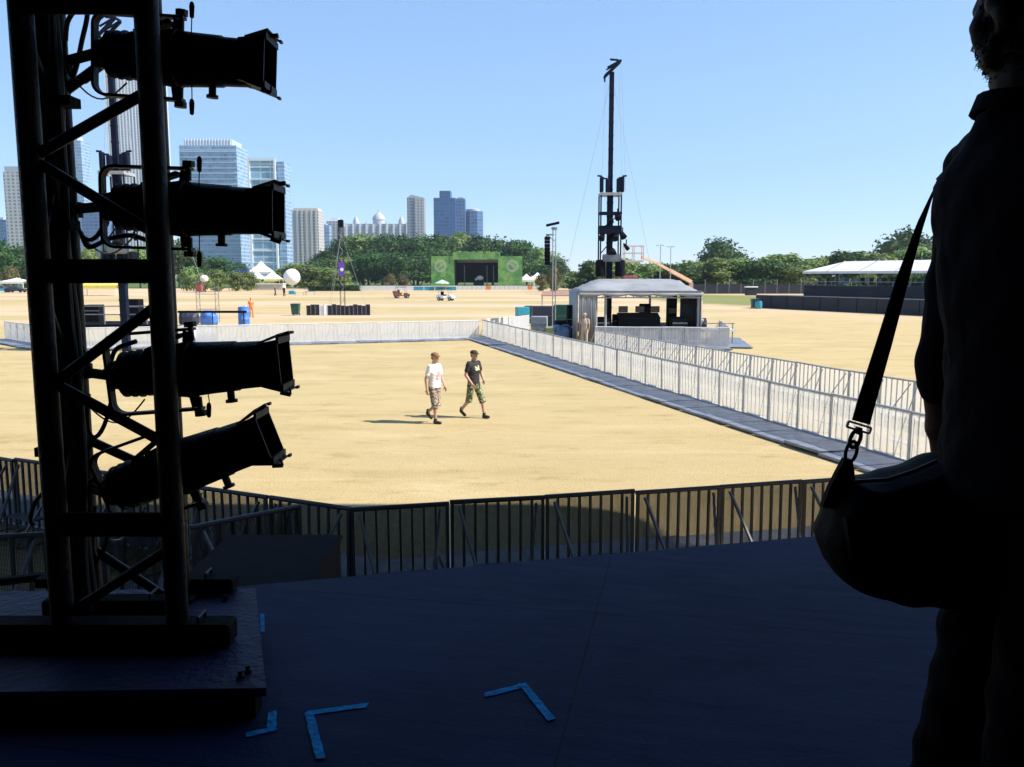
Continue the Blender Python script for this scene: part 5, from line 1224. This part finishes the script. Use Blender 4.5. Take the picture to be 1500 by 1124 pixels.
# silver scaffolding stub at the right of the tent
t = thing('cable_ramp', 'low pale platform with pipes at the right end of the mixing tent', 'platform', XY(1048, 46.5))
mb = MB(); mb.box((0, 0, .75), (1.7, 2, .1)); mb.build('deck', 'alu', t)
for x in (-.7, 0, .7): mb = MB(); mb.tube((x, -.9, 0), (x, -.9, 1.15), .03, n=6); mb.build('post', 'alu_dark', t)
mb = MB(); mb.tube((-.8, -.9, 1.12), (.8, -.9, 1.12), .03, n=6); mb.build('rail', 'alu_dark', t)
# boom lift behind the tent
t = thing('boom_lift', 'orange telescopic boom lift reaching over the mixing tent roof', 'boom lift', XY(1012, 57))
p0, p1, p2 = Q(1012, 413, 57), Q(962, 386, 56), Q(940, 377, 55.5); o_ = t.location
mb = MB(); mb.bar(p0, p0.lerp(p1, .62), .22); mb.bar(p0.lerp(p1, .55), p1, .16); mb.build('boom', 'boom', t, True)
mb = MB(); mb.bar(p1, p2, .13); mb.build('jib', 'boom', t, True)
mb = MB(); c = p2 + Vector((-.45, 0, .1))
for z in (-.35, .15, .6):
    for a_, b_ in (((-.7, -.4), (.5, -.4)), ((-.7, .4), (.5, .4)), ((-.7, -.4), (-.7, .4)), ((.5, -.4), (.5, .4))): mb.bar(c + Vector((a_[0], a_[1], z)), c + Vector((b_[0], b_[1], z)), .07)
for x in (-.7, -.1, .5):
    for y in (-.4, .4): mb.bar(c + Vector((x, y, -.35)), c + Vector((x, y, .6)), .06)
mb.box(c + Vector((-.1, 0, -.38)), (1.2, .8, .06)); mb.build('basket', 'pink', t, True)
mb = MB(); mb.bbox((0, 0, 1.5), (1.1, 1.9, 1.3), .15); mb.bar((0, 0, 1.8), (p0 - o_), .22); mb.build('turret', 'boom', t)
mb = MB(); mb.bbox((0, 0, .65), (1.2, 2.6, .45), .1); mb.build('chassis', 'pole_grey', t)
for x in (-.62, .62):
    for y in (-.9, .9): mb = MB(); mb.lathe([(-.16, .3), (-.14, .45), (.14, .45), (.16, .3)], (x, y, .45), (1, 0, 0), 16); wl_ = mb.build('wheel', 'tire', t); mb = MB(); mb.lathe([(-.17, .2), (.17, .2)], (x, y, .45), (1, 0, 0), 12); mb.build('rim', 'white', wl_)
t = thing('equipment_case', 'small red case on the roof edge of the mixing tent beside the mast', 'case', XY(921, 49.3, zp - .1)); mb = MB(); mb.bbox((0, 0, .14), (.8, .5, .28), .04); mb.build('case_body', 'red', t); mb = MB(); mb.path([(-.2, 0, .28), (-.2, 0, .35), (.2, 0, .35), (.2, 0, .28)], .02); mb.build('handle', 'rubber', t)

# ------------------------------------------------------------------ speaker pole, hanging array and cases left of the tent
t = thing('speaker_pole', 'slim pale pole with lamp panel on top, left of the mixing tent', 'pole', XY(811, 53)); H = Q(811, 334, 53).z
for x in (-.08, .1): mb = MB(); mb.tube((x, 0, 0), (x, 0, H), .03, n=6); mb.build('pole', 'pole_grey', t)
for k in range(16): mb = MB(); mb.bar((-.08, 0, .5 + k * (H - 1) / 16), (.1, 0, .5 + (k + .5) * (H - 1) / 16), .02); mb.build('rung', 'pole_grey', t)
mb = MB(); mb.box((-.1, -.1, H + .22), (.8, .5, .14), m3=Matrix.Rotation(-.22, 3, 'Y')); mb.build('top_panel', 'black_matte', t)
mb = MB(); mb.bbox((0, -.1, H - .05), (.36, .3, .16), .03); mb.build('lamp', 'pole_grey', t)
za = Q(800, 344, 53).z; mb = MB(); mb.bar((.0, 0, za), (-.52, 0, za), .08); mb.bar((0, 0, za - .35), (-.45, 0, za), .05); mb.build('arm', 'pole_grey', t)
mb = MB(); mb.bbox((0, 0, .25), (1.1, 1.1, .5), .05); mb.build('foot', 'olive', t)
t = thing('speaker_array', 'black column of stacked loudspeakers hanging from the slim pole', 'speaker array', XY(801, 53, Q(801, 388, 53).z)); hh = za - t.location.z - .12
for k in range(8):
    mb = MB(); z = hh - (k + .5) * hh / 8; y = -.012 * k * k * .5; mb.bbox((0, y, z), (.34, .34, hh / 8 - .015), .02, Matrix.Rotation(.03 * k, 3, 'X')); mb.build('speaker', 'black_matte', t)
mb = MB(); mb.bar((-.1, 0, hh), (.12, 0, hh + .1), .05); mb.build('hanging_frame', 'black_matte', t)
def case(label, px, Y, w_, d_, h_, m, rz=0):
    o = thing('road_case', label, 'road case', XY(px, Y), rz, 'cases and covers left of the mixing tent'); mb = MB(); mb.bbox((0, 0, h_ / 2 + .1), (w_, d_, h_ - .1), .03); mb.build('case_body', m, o)
    mb = MB(); mb.box((0, -d_ / 2 - .006, h_ * .62), (w_ * 1.01, .012, .035)); mb.build('edge_strip', 'alu_dark', o)
    mb = MB(); mb.box((0, -d_ / 2 - .02, h_ * .4), (.18, .03, .1)); mb.build('handle', 'steel', o)
    for x in (-1, 1): mb = MB(); mb.tube((x * w_ * .4 - .02, -d_ * .35, .06), (x * w_ * .4 + .02, -d_ * .35, .06), .055, n=8); mb.build('caster', 'tire', o)
case('teal case, leftmost of the cases left of the mixing tent', 765, 62, .9, .8, 1.35, 'teal', .2)
case('dark green case behind the teal one', 776, 63, .8, .7, 1.4, 'green_bin')
case('wide black case right of the teal case', 796, 57, 1.5, .9, 1.6, 'navy', .1)
case('grey topped case standing before the slim pole', 790, 53, 1.0, .8, 1.1, 'pole_grey', -.1)
case('tall black case touching the left curtain of the mixing tent', 838, 48.5, .6, .8, 1.95, 'black_matte')
case('long low black case between the slim pole and the curtain', 825, 50, .9, .8, 1.0, 'black_matte', .15)
case('green case behind the covered blue heap', 826, 55, 1.3, .8, 1.75, 'green_bin')
tarp('crumpled blue cover over boxes left of the mixing tent', 824, 46.5, .95, .8, .95, 'f_dark2')
t = thing('cafe_parasol', 'low reddish brown sun canopy behind the cases left of the mixing tent', 'canopy', XY(818, 66)); mb = MB(); mb.slab([(-1.4, -1, 2.1), (1.4, -1, 2.1), (1.2, 1, 2.4), (-1.2, 1, 2.4)], (0, 0, .06)); mb.build('awning', mat('awning', (.3, .17, .12), .8), t)
for x in (-1.3, 1.3): mb = MB(); mb.tube((x, -.9, 0), (x, -.9, 2.1), .04); mb.build('leg', 'pole_grey', t)

# ------------------------------------------------------------------ utility carts
def cart(label, px, Y, body, roofm, rz, box=False):
    t = thing('utility_cart', label, 'golf cart', XY(px, Y), rz, 'golf carts crossing the field')
    mb = MB(); mb.slab([(-1.2, -.6, .35), (1.25, -.6, .35), (1.3, -.6, .6), (.85, -.6, .85), (.55, -.6, .8), (.5, -.6, .5), (-.1, -.6, .5), (-.2, -.6, .8), (-1.25, -.6, .8)], (0, 1.2, 0)); mb.build('body', body, t)
    mb = MB(); mb.bbox((-.25, 0, .82), (.5, 1.1, .14), .03); mb.bbox((-.5, 0, 1.1), (.1, 1.1, .5), .03); mb.build('seat', 'trouser_black', t)
    mb = MB(); mb.bbox((-.1, 0, 1.82), (1.7, 1.2, .08), .03); mb.build('roof', roofm, t)
    for x, e in ((.75, .55), (-.85, -.8)):
        for y in (-.52, .52): mb = MB(); mb.tube((x, y, .8), (e, y, 1.8), .03, n=6); mb.build('roof_post', 'alu_dark', t)
    for x in (-.8, .85):
        for y in (-.58, .58): mb = MB(); mb.lathe([(-.1, .18), (-.09, .26), (.09, .26), (.1, .18)], (x, y, .26), (0, 1, 0), 14); w_ = mb.build('wheel', 'tire', t); mb = MB(); mb.lathe([(-.11, .12), (.11, .12)], (x, y, .26), (0, 1, 0), 10); mb.build('rim', 'steel', w_)
    if box: mb = MB(); mb.bbox((-1.0, 0, .98), (.7, 1.1, .4), .04); mb.build('cargo_box', body, t)
    for y in (-.4, .4): mb = MB(); mb.ell((1.26, y, .62), (.05, .08, .06), 8); mb.build('headlight', 'white', t)
    return t
cart('dark red utility cart on the dry field, left of the white one', 589, 140, 'cart_red', 'black_matte', .4, True)
cart('white utility cart with dark roof crossing the field before the green stage', 653, 126, 'white', 'trouser_black', -.3)
def car(label, px, Y, m, rz):
    t = thing('parked_car', label, 'car', XY(px, Y), rz, 'cars parked at the far left')
    mb = MB(); mb.slab([(-2.1, -.85, .3), (2.1, -.85, .3), (2.15, -.85, .7), (1.1, -.85, .9), (-2.0, -.85, .95), (-2.15, -.85, .6)], (0, 1.7, 0)); mb.build('body', m, t)
    mb = MB(); mb.add([(-1.7, -.8, .93), (1.0, -.8, .9), (.4, -.65, 1.45), (-1.3, -.65, 1.45), (-1.7, .8, .93), (1.0, .8, .9), (.4, .65, 1.45), (-1.3, .65, 1.45)], [(0, 1, 2, 3), (7, 6, 5, 4), (1, 5, 6, 2), (4, 0, 3, 7), (3, 2, 6, 7)]); mb.build('cabin', 'windscreen', t, False, False)
    for x in (-1.3, 1.35):
        for y in (-.82, .82): mb = MB(); mb.lathe([(-.1, .2), (-.09, .32), (.09, .32), (.1, .2)], (x, y, .32), (0, 1, 0), 14); mb.build('wheel', 'tire', t)
car('teal car parked at the far left edge of the field', 6, 190, 'teal', .1); car('dark car parked right of the teal one at the far left', 28, 188, 'navy', 0)
def lamp_post(label, px, Y, top):
    t = thing('lamp_post', label, 'lamp post', XY(px, Y), 0, 'lamp posts'); H = Q(px, top, Y).z
    mb = MB(); mb.tube((0, 0, 0), (0, 0, H), .09, .06, 8); mb.build('post', 'pole_grey', t); mb = MB(); mb.bar((-.5, 0, H), (.5, 0, H), .07); mb.build('arm', 'pole_grey', t)
    for x in (-.5, .5): mb = MB(); mb.bbox((x, 0, H - .06), (.5, .4, .24), .05); mb.build('lamp_head', 'alu', t)
lamp_post('lamp post right of the mast, nearer to it', 965, 150, 359); lamp_post('slightly shorter lamp post right of the mast, farther from it', 980, 156, 361); lamp_post('short pale lamp post under the trees below the glass towers', 277, 215, 399)
# ------------------------------------------------------------------ grandstand on the right
ga, gb = G(1107, 451), G(1366, 463.5); gd = (gb - ga).normalized(); ang = math.atan2(gd.y, gd.x); GL = (gb - ga).length * 1.75
t = thing('viewing_platform', 'long low dark clad viewing platform along the right side of the field', 'grandstand', ga, ang)
mb = MB(); mb.box((GL / 2, .06, .72), (GL, .12, 1.44)); mb.build('front_wall', 'scrim', t)
for k in range(int(GL / 2.4)):
    mb = MB(); mb.box((k * 2.4 + .05, -.015, .72), (.05, .03, 1.44)); mb.build('seam_post', 'black_matte', t)
mb = MB(); mb.box((GL / 2, 2.2, 1.36), (GL, 4.2, .12)); mb.build('lower_deck', 'navy', t)
mb = MB(); mb.box((GL / 2 + 1.5, 4.3, 1.9), (GL - 3, .12, 1.3)); mb.build('rear_wall', 'scrim', t)
mb = MB(); mb.box((GL / 2, .06, 1.47), (GL, .14, .05)); mb.build('cap_rail', 'pole_grey', t)
mb = MB(); mb.box((GL / 2 + 1.5, 7.4, 2.2), (GL - 3, 6, .14)); mb.build('upper_deck', 'navy', t)
mb = MB(); mb.box((GL / 2 + 1.5, 10.3, 1.1), (GL - 3, .1, 2.2)); mb.build('back_wall', 'scrim', t)
mb = MB(); mb.tube((3, 4.3, 3.0), (GL, 4.3, 3.0), .035, n=6); mb.build('hand_rail', 'pole_grey', t)
for k in range(int(GL / 2)): mb = MB(); mb.tube((3 + k * 2, 4.3, 2.5), (3 + k * 2, 4.3, 3.0), .03, n=6); mb.build('rail_post', 'pole_grey', t)
tloc = lambda x, y, z=0: t.matrix_basis @ Vector((x, y, z)) if False else Vector((ga.x + math.cos(ang) * x - math.sin(ang) * y, ga.y + math.sin(ang) * x + math.cos(ang) * y, z))
# long white roof over it
x0 = 2.6
o = thing('canopy_tent', 'long white pitched tent roof over the viewing platform', 'tent', tloc(x0, 7.2, 0), ang)
Lr = GL - x0; zE, zR = Q(1180, 398, 100).z, Q(1230, 384, 100).z
mb = MB(); mb.add([(0, -2.8, zE), (Lr, -2.8, zE), (Lr, 0, zR), (3.5, 0, zR), (Lr, 2.8, zE), (0, 2.8, zE)], [(0, 1, 2, 3), (3, 2, 4, 5), (0, 3, 5)]); rf = mb.build('roof', 'canvas', o, False, False); s_ = rf.modifiers.new('s', 'SOLIDIFY'); s_.thickness = .05
mb = MB(); mb.box((Lr / 2, -2.83, zE - .12), (Lr, .04, .26)); mb.build('valance', 'canvas', o)
for k in range(int(Lr / 4.5) + 1):
    for y in (-2.7, 2.7): mb = MB(); mb.tube((.2 + k * 4.5, y, 0), (.2 + k * 4.5, y, zE), .035, n=6); mb.build('post', 'alu_dark', o)
    mb = MB(); mb.bar((3.5 + k * 4.5, -2.75, zE + .06), (3.5 + k * 4.5, -.05, zR + .06), .05)
    if 3.5 + k * 4.5 < Lr: mb.build('roof_seam', 'pole_grey', o)
# seats, tables and folded parasols on the upper deck
r = random.Random(21)
for k in range(64):
    x = 4 + k * (GL - 6) / 64 + r.uniform(-.3, .3); y = r.uniform(5.0, 9.4); p = tloc(x, y, 2.28); m_ = r.choice(['white', 'navy', 'olive', 'scrim', 'scrim', 'navy', 'teal', 'alu_dark'])
    nm = {'white': 'white', 'navy': 'navy', 'olive': 'olive', 'alu': 'silver', 'scrim': 'black', 'teal': 'teal', 'alu_dark': 'dark grey'}[m_]
    c_ = thing('stacking_chair', nm + ' chair on the viewing platform under the long white roof', 'chair', p, r.uniform(0, 6), 'chairs on the viewing platform')
    mb = MB(); mb.bbox((0, 0, .45), (.6, .6, .08), .02); mb.build('seat', m_, c_); mb = MB(); mb.bbox((-.28, 0, .8), (.08, .6, .66), .02); mb.build('backrest', m_, c_)
    for sx in (-.2, .2):
        for sy in (-.2, .2): mb = MB(); mb.tube((sx, sy, 0), (sx, sy, .44), .02, n=5); mb.build('leg', 'alu_dark', c_)
tp = tloc(-.5, -.8)
t = thing('blue_barrel', 'bright blue barrel at the left end of the viewing platform', 'barrel', G(1111, 452.5)); mb = MB(); mb.lathe([(0, .34), (.05, .38), (.4, .4), (.75, .38), (.8, .3)], (0, 0, 0), (0, 0, 1), 16); mb.build('barrel_body', 'teal', t); mb = MB(); mb.lathe([(0, .36), (.05, .34)], (0, 0, .8), (0, 0, 1), 14); mb.build('lid', 'blue', t)
bin_('dark bin standing left of the bright blue barrel', 1104, 96, 'green_bin')
# dark boundary fence behind the green turf
fa, fb_ = Q(1015, 430, 172), Q(1215, 428, 176)
t = thing('boundary_fence', 'dark cloth covered boundary fence beyond the green turf', 'fence', (fa.x, 172, 0)); n = 12; Wf = (fb_.x - fa.x) / n
for k in range(n):
    mb = MB(); mb.box((Wf * (k + .5), 0, 1.0), (Wf - .05, .06, 1.9)); mb.build('panel', 'scrim', t)
    mb = MB(); mb.tube((Wf * k, 0, 0), (Wf * k, 0, 2.9 if k % 2 else 2.2), .05, n=6); mb.build('post', 'pole_grey', t)
t = thing('tarped_heap', 'flat white covered stack lying before the dark boundary fence', 'covered heap', XY(1098, 160)); mb = MB(); mb.bbox((0, 0, 1.55), (2.3, 1.2, .2), .05); mb.build('cover', 'white', t); mb = MB(); mb.bbox((0, 0, .7), (2.0, 1, 1.4), .05); mb.build('stack', 'scrim', t)
# ------------------------------------------------------------------ summer air over the field
mb = MB(); mb.box((0, 800, 205), (2600, 2400, 412)); hz = mb.build('haze', bpy.data.materials.new('air'), None, False, False); tag(hz, kind='stuff')
am = hz.data.materials[0]; am.use_nodes = True; nt = am.node_tree; nt.nodes.remove(nt.nodes['Principled BSDF'])
pv = nt.nodes.new('ShaderNodeVolumePrincipled'); pv.inputs['Color'].default_value = (.75, .87, 1, 1); pv.inputs['Density'].default_value = .00014; pv.inputs['Anisotropy'].default_value = .2
nt.links.new(pv.outputs[0], nt.nodes['Material Output'].inputs['Volume'])
scn.collection.children.link(C)
for o in C.objects:
    if o.get('label') and len(o['label'].split()) > 16: print('LONG', len(o['label'].split()), o['label'])
# a leafy planting behind the platform, seen below the long roof
for k in range(13):
    p = tloc(3 + k * (GL - 4) / 12, 14 + (k % 3)); px_ = 750 + F * p.x / p.y
    tree('bush%d' % (k % 2), px_, 402 - 3 * (k % 2), p.y, 62, 'leaf_dark' if k % 2 else 'leaf_light', 'leafy bush behind the viewing platform, glimpsed below the long white roof', 'bushes behind the viewing platform', 'bush', 'bush')
